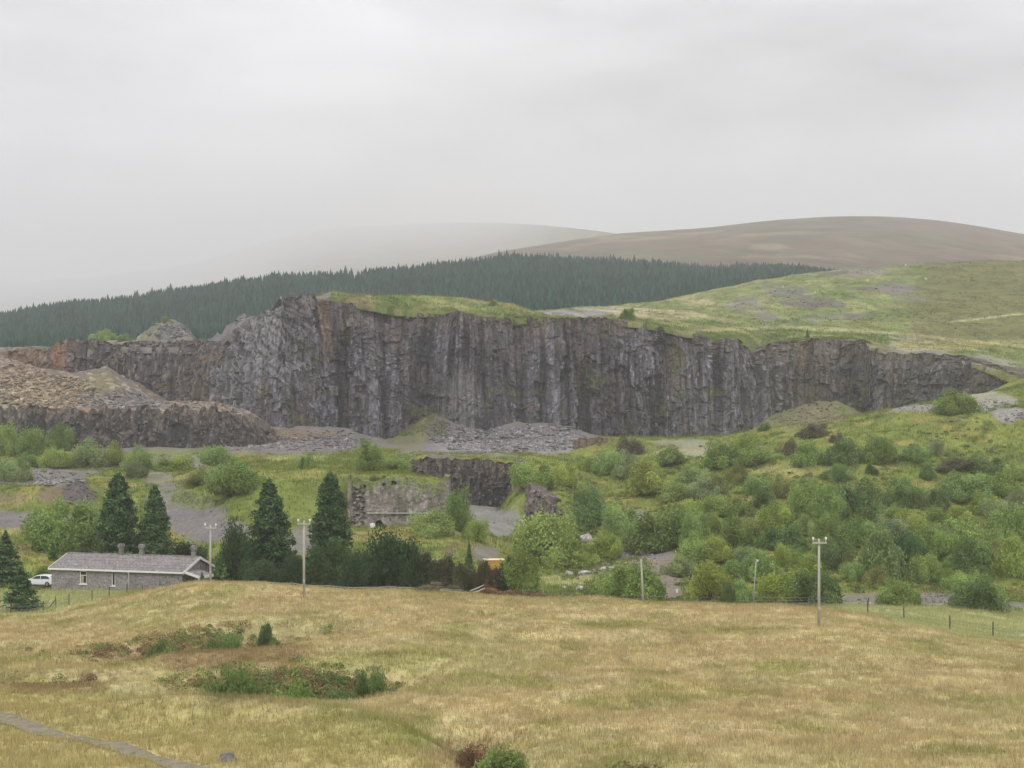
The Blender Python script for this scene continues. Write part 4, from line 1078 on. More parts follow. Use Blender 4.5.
BB = [
 (22, 347, 30, 13, 'o', 'olive bush on the rim at the left picture edge'), (81, 341, 30, 7, 'l', 'low wide shrub on the rim before the wood'), (104, 341, 24, 11, 'l', 'bright bush on the rim left of the rock knob'), (124, 341, 14, 6, 's', 'tiny shrub on the rim beside the rock knob'),
 (628, 321, 15, 13, 'd', 'lone dark bush on the cliff rim'), (474, 298, 22, 8, 'l', 'low green bush on the grassy knoll'), (493, 306, 8, 7, 'o', 'tiny olive shrub on the slope of the knoll'), (166, 322, 10, 5, 'o', 'small olive tuft on top of the rock knob'),
]
for b in BB: bush(*b[:6], 'shrubs on the quarry rim', sheet=PS)
def hollow_bush(px, top, w, Y, col, label, proto=None):
    x = (px - CX) / F * Y; z = G.z(x, Y)
    h = ((HY - top) / F * Y - z) * F / Y
    bush(px, 0, w, h, col, label, GU, loc=Vector((x, Y, z)), proto=proto)


for a in [(222, 634, 44, 114, 'd', 'darkest rounded shrub of the upper gully in the field'), (158, 645, 34, 114, 'd', 'dark shrub at the left of the upper gully'), (192, 655, 26, 114, 'y', 'yellow-green shrub between the two dark ones of the upper gully'),
          (263, 628, 22, 122, 'd', 'blue-green young shrub at the right end of the upper gully'), (275, 641, 12, 120, 'd', 'tiny dark shrub beside the blue-green one'), (206, 634, 22, 121, 's', 'small faded shrub above the upper gully'),
          (226, 668, 58, 90, 'd', 'large dark bramble bush in the lower gully'), (260, 688, 48, 90, 'g', 'low bramble right of the large dark one'), (296, 692, 46, 90.5, 'g', 'trailing bramble in the middle of the lower gully'), (330, 690, 42, 91, 'd', 'bramble near the right bend of the lower gully'), (366, 670, 32, 97, 'd', 'dark shrub in the right corner of the lower gully'),
          (200, 690, 34, 90, 'g', 'small bramble at the left end of the lower gully'), (505, 754, 56, 61, 'g', 'dark green bush at the bottom edge of the field'), (474, 748, 40, 63, 'r', 'red-leaved shrub at the bottom edge')]:
    hollow_bush(*a)


# low scrub of the gullies and the slope: nobody could count it -------------
def clumps(name, xs, ys, zs, cols, r0, r1, leaf, per, seed, mat, hh=1.0):
    r = np.random.default_rng(seed); n = len(xs); rad = np.repeat(r.uniform(r0, r1, n), per)
    d = r.normal(0, 1, (n * per, 3)); d /= np.linalg.norm(d, axis=1, keepdims=True); d[:, 2] = np.abs(d[:, 2]) * hh
    q = np.stack([np.repeat(xs, per), np.repeat(ys, per), np.repeat(zs, per)], -1) + d * (rad * (0.3 + 0.7 * r.random(n * per) ** 0.5))[:, None]
    c = np.repeat(cols, per, 0) * r.uniform(0.65, 1.35, (n * per, 1))
    o = tag(link_mesh(name, np_mesh(name, *_l(leaf_quads(q, d, leaf, 0.55, r, c))), mat), kind='stuff'); o.color = (1, 1, 1, 1); return o


def near_line(pts, n, sd, along=1.0):
    seg = [(((a - CX) / F * b), b) for a, b in pts]; out = []
    for _ in range(n):
        k = random.randrange(len(seg) - 1); t = random.random(); a, b = seg[k], seg[k + 1]
        out.append((a[0] + (b[0] - a[0]) * t + random.gauss(0, sd), a[1] + (b[1] - a[1]) * t + random.gauss(0, sd)))
    return out


sc = []
for pts, n, sd, pal in [([(180, 89), (225, 90), (262, 90), (300, 91), (335, 91)], 620, 1.4, 'ddggdo'), ([(200, 95), (260, 96), (330, 97), (372, 100)], 420, 1.9, 'togdgtrgo'), ([(120, 114), (170, 114), (225, 116)], 260, 1.2, 'dgogt'),
                        ([(90, 117), (160, 118), (240, 120), (275, 124)], 260, 2.4, 'trtotgo'), ([(0, 98), (40, 98), (85, 98), (120, 98)], 50, 1.0, 'tootr'), ([(470, 70), (500, 64), (520, 58)], 70, 0.8, 'ddrrb'), ([(350, 97), (378, 101)], 90, 0.8, 'dgd'),
                        ([(625, 60), (645, 59.5)], 14, 0.5, 'gto')]:
    sc += [(x, y, random.choice(pal)) for x, y in near_line(pts, n, sd)]
xs = np.array([a for a, b, c in sc]); ys = np.array([b for a, b, c in sc]); zs = grid_z(CX + F * xs / ys, ys)
cl_ = np.array([COL[c] for a, b, c in sc]) * 1.35
clumps('gully_undergrowth', xs, ys, zs, cl_, 0.25, 0.85, 0.08, 90, 77, M['scrub'], 0.75)
px, x, y = scatter(5200, 560, 1080, 172, 335, 1.6)
z = grid_z(px, y); pyv = HY - F * z / y
w_ = (fbm(x / 9, y / 9, 303, 3) + 0.25 * sstep(450, 540, pyv)) > 0.60
c, m = ground_col(x, y, px, pyv); w_ &= (c[:, 1] - c[:, 2]) / c[:, 1] > 0.5
pal = np.array([COL[k] for k in 'lgsogyb']); cc = pal[RNG.integers(0, len(pal), len(x))] * 1.25
clumps('undergrowth', x[w_], y[w_], z[w_], cc[w_], 0.3, 0.9, 0.13, 60, 78, M['scrub'], 0.75)


# conifers ------------------------------------------------------------
def conifer_mesh(seed, n_br=230, per=42, rmax=0.30, taper=0.85, droop=0.25, size=0.016, bottom=0.04, ragged=0.25):
    """a unit-high conifer: branches in whorls with hanging sprays of needles"""
    r = np.random.default_rng(seed); cen, col, bias = [], [], []
    for k in range(n_br):
        h = bottom + (1 - bottom) * (k + r.random()) / n_br
        f = max(0.0, 1 - h)
        L = rmax * (f ** taper) * (1 - ragged + 2 * ragged * r.random()) * (0.75 + 0.25 * sstep(0.0, 0.18, h)) + 0.008
        a = r.uniform(0, 2 * math.pi); tint = r.uniform(0.55, 1.5)
        m = max(6, int(per * (0.35 + L / rmax)))
        t = r.random(m) ** 0.55
        x = t * L; side = r.normal(0, 0.16, m) * L * (0.4 + t * 0.7)
        zz = h - droop * L * t ** 1.3 + r.normal(0, 0.012, m) + 0.1 * L * t * (t > 0.8)
        q = np.stack([np.cos(a) * x - np.sin(a) * side, np.sin(a) * x + np.cos(a) * side, zz], -1)
        cen.append(q); bias.append(np.tile([np.cos(a), np.sin(a), 0.4], (m, 1)))
        col.append(tint * r.uniform(0.7, 1.3, (m, 1)) * np.array([[1, 1, 1]]))
    cen = np.concatenate(cen); cen[:, 2] = np.maximum(cen[:, 2], 0.005)
    me = np_mesh('conifer_crown', *_l(leaf_quads(cen, np.concatenate(bias), size, 0.6, r, np.concatenate(col) * 0.5)))
    me.materials.append(M['needle']); return me


def trunk_mesh():
    mb = MB(); mb.tube([(0, 0, -0.05), (0, 0, 0.3), (0.003, 0, 0.7), (0, 0, 0.97)], [0.028, 0.02, 0.01, 0.002], 8)
    me = bpy.data.meshes.new('conifer_trunk'); me.from_pydata([tuple(v) for v in mb.v], [], mb.f); me.update(); me.materials.append(M['bark']); return me


CON_D = [conifer_mesh(1, 460, 54, 0.21, 0.50, 0.38, 0.0115, 0.0, 0.3), conifer_mesh(2, 420, 54, 0.21, 0.64, 0.4, 0.0115, 0.0, 0.34), conifer_mesh(8, 440, 54, 0.21, 0.56, 0.45, 0.0115, 0.0, 0.36), conifer_mesh(9, 430, 54, 0.21, 0.46, 0.3, 0.0115, 0.0, 0.32)]
CON_O = [conifer_mesh(3, 200, 46, 0.33, 0.95, 0.18, 0.017, 0.05, 0.3), conifer_mesh(4, 170, 42, 0.42, 0.95, 0.12, 0.022, 0.06, 0.3)]
CON_Y = [conifer_mesh(5, 150, 30, 0.28, 0.9, -0.2, 0.022, 0.03, 0.3)]
TRK = trunk_mesh()


def conifer(px, top, bot, w, Y, me, col, label, name='conifer', group=None, cat='conifer', wref=0.37):
    x = (px - CX) / F * Y; z = G.z(x, Y); zt = (HY - top) / F * Y; H = zt - z
    t = empty(name, (x, Y, z - 0.05), random.uniform(0, 6.28)); W = w / F * Y
    t.scale = (W / wref, W / wref, H)
    tag(t, label, cat, group)
    o = link_mesh('crown', me, None, t); o.color = (*col, 1)
    link_mesh('trunk', TRK, None, t)
    return t


DK = (0.052, 0.088, 0.04); DK2 = (0.066, 0.105, 0.046); YG = (0.08, 0.13, 0.05)
conifer(118, 474, 555, 44, 196, CON_D[0], DK, 'tallest dense dark cypress, left of a slimmer one behind the stone bungalow', 'cypress_tree', 'dark conifers behind the bungalow')
conifer(155, 486, 555, 40, 198, CON_D[1], DK2, 'slimmer pointed dark cypress behind the middle of the bungalow roof', 'cypress_tree', 'dark conifers behind the bungalow')
conifer(269, 481, 585, 50, 187, CON_D[2], DK, 'broad dark cypress left of the pole with one crossarm', 'cypress_tree', 'dark conifers behind the bungalow')
conifer(331, 474, 585, 42, 190, CON_D[3], DK, 'tall narrow dark cypress in front of the left end of the ruined wall', 'cypress_tree', 'dark conifers behind the bungalow')
conifer(6, 531, 582, 46, 186, CON_O[0], DK2, 'spruce cut by the left picture edge beside the road', 'spruce_tree', None, wref=0.62)
conifer(21, 567, 612, 40, 156, CON_O[1], DK, 'small bushy dark spruce standing by the field fence', 'spruce_tree', None, wref=0.80)
conifer(53, 543, 557, 11, 210, CON_Y[0], YG, 'tiny bright green conifer by the foot of the broad thicket', 'young_conifer', None, wref=0.5)
conifer(220, 551, 585, 19, 174, CON_Y[0], YG, 'bright green young conifer just right of the bungalow gable', 'young_conifer', None, wref=0.5)
conifer(469, 541, 585, 17, 180, CON_O[0], (0.07, 0.105, 0.045), 'slender spire-topped conifer rising from the hedge near the yellow container', 'young_conifer', None, wref=0.62)
conifer(202, 572, 590, 9, 166, CON_Y[0], YG, 'tiny conifer in front of the bungalow porch', 'young_conifer', None, wref=0.5)


def hedge_tree(px, top, w, Y, col, label, proto, name='yew_tree'):
    col = tuple(c * 0.85 for c in col)
    x = (px - CX) / F * Y; z = G.z(x, Y); H = (HY - top) / F * Y - z
    t = empty(name, (x, Y, z - 0.1), random.uniform(0, 6.28)); t.scale = (w / F * Y / 1.86, w / F * Y / 1.86, H * 1.0)
    tag(t, label, 'tree', 'dark hedge trees along the field edge')
    o = link_mesh('crown', BUSH[proto], None, t); o.color = (*col, 1)
    link_mesh('trunk', STEM[proto % 3], None, t)


hedge_tree(236, 528, 46, 183, (0.045, 0.075, 0.03), 'dark tree between the young green conifer and the broad cypress', 7)
hedge_tree(293, 556, 34, 182, DK, 'dark shaded tree in the gap between the two cypresses', 7)
hedge_tree(262, 556, 40, 178, (0.06, 0.09, 0.04), 'dark green low tree at the foot of the broad cypress', 5)
hedge_tree(327, 543, 50, 178, (0.075, 0.115, 0.045), 'mid-green feathery tree right of the crossarm pole', 8)
hedge_tree(352, 548, 40, 181, (0.085, 0.115, 0.045), 'olive-green tree between the narrow cypress and the wide yew', 5)
hedge_tree(387, 536, 68, 178, (0.042, 0.075, 0.032), 'wide dark yew in the middle of the hedge below the ruined wall', 7)
hedge_tree(360, 556, 40, 175, (0.045, 0.075, 0.035), 'low dark tree at the left foot of the wide yew', 7)
hedge_tree(408, 545, 36, 176, (0.042, 0.07, 0.032), 'low dark tree at the right foot of the wide yew', 7)
hedge_tree(428, 555, 44, 177, (0.10, 0.105, 0.06), 'grey-green fine-twigged tree right of the wide yew', 8)
hedge_tree(452, 559, 44, 177, (0.11, 0.10, 0.06), 'dull green fine-twigged tree left of the spire-topped conifer', 8)
hedge_tree(182, 543, 50, 205, (0.05, 0.075, 0.035), 'dark low tree behind the right chimney of the bungalow', 7)
hedge_tree(95, 548, 40, 208, (0.045, 0.075, 0.035), 'dark low tree at the left foot of the tallest cypress', 7)
for i, (px_, top, w, lab, cl) in enumerate([(478, 566, 16, 'brown-stemmed shrub thin on leaf left of the yellow container', (0.12, 0.095, 0.06)), (491, 568, 20, 'rust-brown dead conifer standing before the yellow container', (0.15, 0.085, 0.055)),
                                          (507, 559, 26, 'dark green upright shrub hiding the right end of the yellow container', (0.065, 0.09, 0.04)), (484, 563, 22, 'thin dark shrub before the left end of the yellow container', (0.075, 0.095, 0.045)), (499, 569, 22, 'low brown shrub before the right half of the yellow container', (0.13, 0.09, 0.055)), (462, 566, 22, 'brown and green straggly shrub in the hedge', (0.10, 0.10, 0.05))]):
    hedge_tree(px_, top, w, 174, cl, lab, 8, 'hedge_shrub')
for (px_, py_, w, h, lab) in [(440, 590, 50, 9, 'brown dead twigs along the foot of the fine-twigged hedge trees'), (488, 591, 26, 9, 'red-brown dead twigs below the yellow container'), (535, 596, 40, 8, 'low heap of rust-red dead branches below the fresh green bush'), (512, 592, 26, 7, 'rust-red dead bracken left of the heap of branches')]:
    bush(px_, py_, w, h * 0.8, 'b' if px_ == 440 else 'r', lab, None, Y=160)

# small round tree by the fence, bushy tree on the right
def lolly(px, py, top, w, Y, col, label, stem):
    x = (px - CX) / F * Y; z = G.z(x, Y); H = (HY - top) / F * Y - z
    t = empty('small_tree', (x, Y, z), 0.4); tag(t, label, 'tree')
    o = link_mesh('crown', BUSH[3], None, t); o.color = (*col, 1); o.location = (0, 0, H * stem); o.scale = (w / F * Y / 1.86, w / F * Y / 1.86, H * (1 - stem))
    mb = MB(); mb.tube([(0, 0, -0.2), (0.05, 0, H * 0.35), (0, 0.03, H * 0.7)], [0.13, 0.1, 0.04], 8)
    for k in range(5):
        a = k * 1.3; mb.tube([(0, 0, H * 0.2 + 0.1 * k), (math.cos(a) * w / F * Y * 0.3, math.sin(a) * w / F * Y * 0.3, H * (0.5 + 0.05 * k))], [0.06, 0.02], 6)
    mb.build('trunk', M['bark'], t, True)


lolly(728, 605, 582, 16, 160, (0.085, 0.12, 0.045), 'small round-headed dark tree on a short stem beside the field fence', 0.18)
lolly(898, 605, 580, 46, 172, COL['g'], 'small bushy tree with a flat dome standing by the gravel on the right', 0.12)
conifer(815, 325, 338, 6, 468, CON_O[0], DK2, 'lone sapling on the quarry rim right of the notch', 'sapling', None, 'sapling', 0.62)
bpy.data.objects['sapling'].location.z = PS.z(bpy.data.objects['sapling'].location.x, 468 + 12)
bpy.data.objects['sapling'].location.y = 480
bpy.data.objects['sapling'].scale = (2.6, 2.6, 3.6)

# ------------------------------------------------------------------ plantation on the far slope
FT = {k: v for k, v in [
 (-300, (352, 352, 340)), (-100, (350, 342, 326)), (0, (350, 338, 314)), (70, (350, 333, 302)), (130, (350, 330, 294)), (200, (350, 326, 282)), (240, (348, 322, 275)), (300, (343, 316, 270)), (345, (338, 310, 267)), (358, (336, 308, 271)),
 (372, (335, 306, 267)), (420, (330, 302, 262)), (500, (325, 297, 255)), (560, (320, 292, 255)), (620, (316, 289, 258)), (700, (306, 284, 262)), (760, (300, 280, 264)), (830, (290, 276, 268)), (860, (288, 282, 276)), (920, (290, 288, 286)), (1100, (300, 300, 300))]}
fpx = np.arange(-300, 1100, 6.0); fY = np.linspace(620, 1300, 90)
# table gives tree-top lines; the ground lies one tree height (about 13 m) lower
ftab = {k: [(620, v[0] + 22), (900, v[1] + 15), (1250, v[2] + 12), (1300, v[2] + 14.5), (1400, v[2] + 30)] for k, v in FT.items()}
fY = np.linspace(620, 1380, 100)
FZ = smooth(smooth(interp_table(ftab, fpx, fY), 2, 1), 4, 0)
FPX, FY2 = np.meshgrid(fpx, fY); FX = (FPX - CX) / F * FY2
FZ += (fbm(FX / 60, FY2 / 60, 71, 3) - 0.5) * 10
FS = Sheet(fpx, FY2, FZ); FS.bvh()
fc = np.empty(FZ.shape + (3,)); fc[:] = (0.05, 0.055, 0.03)
tag(link_mesh('forest_hill', np_mesh('forest_hill', FS.V.reshape(-1, 3), [grid_faces(*FZ.shape)], fc.reshape(-1, 3), True), M['pasture']), kind='structure')


def spruce_proto(seed):
    r = np.random.default_rng(seed); V, Fc = [], []
    tiers = 5; n = 9
    for t in range(tiers):
        z0 = 0.12 + 0.88 * t / tiers * 0.92; z1 = min(1.0, z0 + 0.34); rad = 0.17 * (1 - t / tiers) ** 0.8 + 0.012
        b = len(V); V.append((0, 0, z1))
        for k in range(n):
            a = 2 * math.pi * k / n + t * 0.4; rr = rad * (0.65 + 0.7 * r.random())
            V.append((math.cos(a) * rr, math.sin(a) * rr, z0 - 0.03 + 0.05 * r.random()))
        Fc += [(b, b + 1 + k, b + 1 + (k + 1) % n) for k in range(n)]
    return np.array(V), np.array(Fc)


SP = [spruce_proto(s) for s in range(5)]
VV, FF, CC = [], [], []; base = 0
rs = np.random.default_rng(5)
Ys = np.arange(640, 1290, 4.0)
for Yk in Ys:
    xs = np.arange((-170 - CX) / F * Yk, (862 - CX) / F * Yk, 3.5)
    xs = xs + rs.uniform(-2.2, 2.2, len(xs)); ysr = Yk + rs.uniform(-2.4, 2.4, len(xs))
    pxr = CX + F * xs / ysr
    # height on the sheet (regular grid)
    ci = np.clip(((pxr - fpx[0]) / 6.0), 0, len(fpx) - 2.001); c0 = ci.astype(int); cf = ci - c0
    ri = np.clip((ysr - 620) / (760 / 99.0), 0, 97.999); r0 = ri.astype(int); rf = ri - r0
    zs = (FZ[r0, c0] * (1 - cf) + FZ[r0, c0 + 1] * cf) * (1 - rf) + (FZ[r0 + 1, c0] * (1 - cf) + FZ[r0 + 1, c0 + 1] * cf) * rf
    dens = fbm(xs / 40, ysr / 40, 77, 2)
    edge = np.interp(pxr, [-200, 800, 862], [1, 1, 0.25])
    for x_, y_, z_, d_, e_ in zip(xs, ysr, zs, dens, edge):
        if rs.random() > 0.97 * e_ + 0.02 or (y_ > 900 and abs(CX + F * x_ / y_ - 356 - (y_ - 1250) * 0.03) < 2.2) or y_ < np.interp(CX + F * x_ / y_, [560, 640, 740, 860], [640, 800, 880, 960]): continue
        V, Fc = SP[rs.integers(5)]
        h = (7.4 + 4.2 * d_) * (0.65 + 0.65 * rs.random()) * (1.25 if rs.random() < 0.04 else 1); w = h * (0.85 + 0.35 * rs.random())
        a = rs.uniform(0, 6.28); ca, sa = math.cos(a) * w, math.sin(a) * w
        VV.append(np.stack([V[:, 0] * ca - V[:, 1] * sa + x_, V[:, 0] * sa + V[:, 1] * ca + y_, V[:, 2] * h + z_ - 0.3], -1)); FF.append(Fc + base); base += len(V)
        t = rs.uniform(0.6, 1.4) * (0.7 + 0.6 * d_); CC.append(np.tile(np.array((0.030 * t * rs.uniform(0.85, 1.2), 0.072 * t, 0.056 * t)), (len(V), 1)))
fme = np_mesh('conifer_plantation', np.concatenate(VV), [np.concatenate(FF)], np.concatenate(CC))
o = tag(link_mesh('conifer_plantation', fme, M['spruce']), kind='stuff'); o.color = (1, 1, 1, 1)
o['label'] = 'dark conifer plantation covering the slope behind the quarry'
for nm in ('grass', 'rough_grass', 'rim_grass', 'pasture_tussocks', 'fan_grass'): bpy.data.objects[nm].color = (1, 1, 1, 1)


# ------------------------------------------------------------------ far hills
def hill(name, crest, Yb, pyb, seed, colA, colB, amp, nrow=90, back=1.25, step=5.0, p=1.0, fog=False):
    """crest: (px, py, Y)"""
    k = np.array(crest, float); pxs = np.arange(k[0, 0], k[-1, 0], step)
    cy = np.interp(pxs, k[:, 0], k[:, 1]); cY = np.interp(pxs, k[:, 0], k[:, 2])
    cy = smooth(cy[None], 8, 1)[0]; cY = smooth(cY[None], 8, 1)[0]
    t = np.linspace(0, 1.25, nrow)[:, None]
    Yg = Yb + (cY - Yb)[None, :] * t
    zc = (HY - cy) / F * cY; zb = (HY - pyb) / F * Yb
    sh = np.where(t <= 1, 1 - (1 - np.minimum(t, 1)) ** p if p != 1.0 else t, 1 - (t - 1) ** 2 * 3.0)
    Zg = zb + (zc - zb)[None, :] * sh
    if fog:                        # slopes that run far back: distance grows much faster than height on the picture
        tt = np.minimum(t, 1.0); Yv = smooth(np.interp(pxs, *fog)[None], 3, 1)[0]
        Yg = Yv[None, :] * (cY / Yv)[None, :] ** (tt ** 1.5) * (1 + np.maximum(t - 1, 0))
        pyg = pyb + (cy[None, :] - pyb) * tt + np.maximum(t - 1, 0) * 160
        Zg = (HY - pyg) / F * Yg
    PXg = np.broadcast_to(pxs[None, :], Yg.shape); Xg = (PXg - CX) / F * Yg
    Zg = Zg + (fbm(Xg / (amp * 14), Yg / (amp * 14), seed, 5) - 0.5) * amp * np.clip(1.15 - np.abs(t), 0.12, 1)
    S = Sheet(pxs, Yg, Zg)
    c = np.empty(Zg.shape + (3,)); c[:] = colA
    c = mixc(c, colB, sstep(0.4, 0.65, fbm(Xg / 260, Yg / 420, seed + 3, 5)))
    c = mixc(c, (0.17, 0.105, 0.07), sstep(0.52, 0.7, fbm(Xg / 150, Yg / 300, seed + 7, 4)) * 0.7)
    c = c * (0.65 + 0.7 * fbm(Xg / 40, Yg / 120, seed + 5, 4))[..., None]
    c = mixc(c, (0.30, 0.25, 0.14), sstep(0.58, 0.72, fbm(Xg / 90, Yg / 150, seed + 9, 4)) * 0.6)
    heather_shade = np.abs(fbm(Xg / 110 + Zg / 60, Yg / 420, seed + 11, 4) - 0.5)
    c = mixc(c, np.array((0.10, 0.085, 0.055)), sstep(0.045, 0.008, heather_shade) * 0.6)  # heather-dark gully lines; colour also stands in for the gullies' weak shading
    me = np_mesh(name, S.V.reshape(-1, 3), [grid_faces(*Zg.shape)], c.reshape(-1, 3), True)
    return tag(link_mesh(name, me, M['moor']), kind='structure')


hill('moor_hill', [(380, 290, 2300), (440, 266, 2400), (500, 251, 2500), (560, 242, 2600), (620, 233.5, 2700), (700, 228, 2700), (760, 221, 2700), (830, 216.5, 2700), (885, 216, 2700), (935, 219.5, 2700), (980, 226, 2700), (1030, 235, 2700), (1200, 262, 2700), (1700, 300, 2700)],
     1250, 300, 401, (0.165, 0.125, 0.085), (0.15, 0.122, 0.075), 30, nrow=170, step=3.0)
hill('mountain', [(-400, 300, 18000), (0, 284, 18000), (100, 276, 18000), (200, 262, 18000), (270, 240, 18000), (330, 228, 18000), (400, 224, 18000), (460, 222, 16000), (510, 223, 11500), (555, 226, 7000), (595, 230, 4900), (650, 240, 4300), (760, 262, 4300), (900, 300, 4300)],
     2600, 322, 431, (0.19, 0.15, 0.09), (0.16, 0.15, 0.075), 40, nrow=160, fog=([-400, 235, 290, 340, 420], [7600, 7200, 4300, 3200, 2600]))

# ------------------------------------------------------------------ roads
def strip(name, pts, half, mat, lift, sheet=G, step=0.5, offs=(0.0,)):
    pts = [((a - CX) / F * b, b) for a, b in pts]
    out = []
    for (a, b) in zip(pts[:-1], pts[1:]):
        n = max(2, int(math.hypot(b[0] - a[0], b[1] - a[1]) / step))
        out += [(a[0] + (b[0] - a[0]) * i / n, a[1] + (b[1] - a[1]) * i / n) for i in range(n)]
    out.append(pts[-1]); out = np.array(out)
    out = np.stack([smooth(out[None, :, 0], 6, 1)[0], smooth(out[None, :, 1], 6, 1)[0]], -1)
    t = np.gradient(out, axis=0); t /= np.linalg.norm(t, axis=1, keepdims=True); nrm = np.stack([-t[:, 1], t[:, 0]], -1)
    V = []; fs = []
    for o_ in offs:
        fs.append(grid_faces(len(out), 9) + len(V))
        for i, (x, y) in enumerate(out):
            wob = 0.75 + 0.5 * vnoise(i * 0.15, o_ * 10, 5)
            for k in np.linspace(-half, half, 9):
                q = k * wob + o_; xx, yy_ = x + nrm[i, 0] * q, y + nrm[i, 1] * q
                V.append((xx, yy_, sheet.z(xx, yy_) + lift))
    return tag(link_mesh(name, np_mesh(name, np.array(V), fs, None, True), mat), kind='structure')


strip('field_track', TRACK, 0.62, M['track'], 0.05)
strip('road', [(-200, 190), (-60, 187), (30, 185.5), (75, 186)], 2.4, M['asphalt'], 0.25)

# ------------------------------------------------------------------ bungalow
ang = R(-18); hx = (51.5 - CX) / F * 176; L_, D_, EV, RG = 18.7, 7.4, 2.65, 4.1
hz = G.z(hx + 9, 174) ; hz = -18.68
house = empty('stone_bungalow', (hx, 176, hz), ang)
tag(house, 'long low grey stone bungalow with a slate roof, three chimneys and white bargeboards', 'house')


def wall_front():
    mb = MB(); th = 0.35
    wins = [(4.15, 5.15, 0.75, 2.35), (8.75, 9.25, 0.65, 2.4)]
    xs = sorted({0, L_} | {w[0] for w in wins} | {w[1] for w in wins})
    for a, b in zip(xs[:-1], xs[1:]):
        w = [w for w in wins if w[0] == a]
        if w:
            mb.box((a, 0, -0.6), (b, th, w[0][2])); mb.box((a, 0, w[0][3]), (b, th, EV))
        else: mb.box((a, 0, -0.6), (b, th, EV))
    mb.box((0, D_ - th, -0.6), (L_, D_, EV))
    for x0 in (0, L_ - th):
        mb.prism([(0.352, -0.6), (D_ - 0.352, -0.6), (D_ - 0.352, EV), (D_ - 0.1, EV), (D_ / 2, RG - 0.12), (0.1, EV), (0.352, EV)], -x0 - th, -x0, Matrix(((0, -1, 0, 0), (1, 0, 0, 0), (0, 0, 1, 0), (0, 0, 0, 1))))
    return mb, wins


mbw, wins = wall_front(); mbw.build('wall', M['stone'], house)
ov = 0.28; sl = (RG - EV) / (D_ / 2)
roof = MB()
for s in (0, 1):
    y0, y1 = (-ov, D_ / 2) if s == 0 else (D_ + ov, D_ / 2)
    z0 = EV - sl * ov + 0.02
    vs = [(-0.25, y0, z0), (L_ + 0.3, y0, z0), (L_ + 0.3, y1, RG + 0.02), (-0.25, y1, RG + 0.02)]
    vs += [(a, b, c + 0.09) for a, b, c in vs]
    fs = [(0, 1, 2, 3), (7, 6, 5, 4), (0, 4, 5, 1), (1, 5, 6, 2), (2, 6, 7, 3), (3, 7, 4, 0)]
    roof.add(vs, fs)
roof_o = roof.build('roof', M['slate'], house)
mb = MB(); mb.tube([(-0.25, D_ / 2, RG + 0.1), (L_ + 0.3, D_ / 2, RG + 0.1)], 0.1, 8); mb.build('ridge_tiles', M['chimney'], roof_o)
mb = MB(); z0 = EV - sl * ov; mb.box((-0.25, -ov - 0.10, z0 - 0.12), (L_ + 0.3, -ov - 0.005, z0 + 0.09)); mb.build('gutter', M['white'], house, bevel=0.02)
mb = MB(); mb.tube([(11.3, -ov - 0.05, z0 - 0.1), (11.3, -0.09, z0 - 0.4), (11.3, -0.09, -0.4)], 0.07, 8); mb.build('downpipe', M['white'], house, True)
for xg, nm in ((-0.27, 1), (L_ + 0.31, -1)):
    for s in (0, 1):
        mb = MB()
        y0, y1 = (-ov - 0.02, D_ / 2) if s == 0 else (D_ + ov + 0.02, D_ / 2)
        a, b = (xg - 0.06, xg) if nm == 1 else (xg, xg + 0.06)
        za, zb_ = EV - sl * ov + 0.13, RG + 0.14
        vs = [(x_, y_, zq) for x_ in (a, b) for (y_, zq) in ((y0, za), (y1, zb_), (y1, zb_ - 0.32), (y0, za - 0.32))]
        mb.add(vs, [(0, 1, 2, 3), (7, 6, 5, 4), (0, 4, 5, 1), (1, 5, 6, 2), (2, 6, 7, 3), (3, 7, 4, 0)])
        mb.build('bargeboard', M['white'], house)
for xc in (7.7, 10.7, 18.1):
    mb = MB(); mb.box((xc - 0.25, D_ / 2 - 0.25, RG - 0.4), (xc + 0.25, D_ / 2 + 0.25, RG + 1.0)); mb.box((xc - 0.34, D_ / 2 - 0.34, RG + 1.0), (xc + 0.34, D_ / 2 + 0.34, RG + 1.32)); mb.box((xc - 0.28, D_ / 2 - 0.28, RG + 1.32), (xc + 0.28, D_ / 2 + 0.28, RG + 1.45))
    ch = mb.build('chimney', M['chimney'], house, bevel=0.03)
for (a, b, c_, d_) in wins:
    f = MB(); t = 0.09
    f.box((a, 0.06, c_), (a + t, 0.16, d_)); f.box((b - t, 0.06, c_), (b, 0.16, d_)); f.box((a + t, 0.06, c_), (b - t, 0.16, c_ + t)); f.box((a + t, 0.06, d_ - t), (b - t, 0.16, d_))
    if b - a > 0.8: f.box((a + t, 0.07, d_ - 0.58), (b - t, 0.15, d_ - 0.5))
    w = f.build('window', M['white'], house)
    g = MB(); g.box((a + t, 0.11, c_ + t), (b - t, 0.125, d_ - t)); g.build('pane', M['glass'], w)
    if b - a > 0.8:
        g = MB(); g.box((a + t + 0.02, 0.085, c_ + t + 0.02), ((a + b) / 2, 0.105, d_ - 0.6)); g.build('blind', M['blind'], w)
    g = MB(); g.box((a - 0.1, -0.09, c_ - 0.12), (b + 0.1, 0.055, c_ - 0.003)); g.build('sill', M['white'], w)
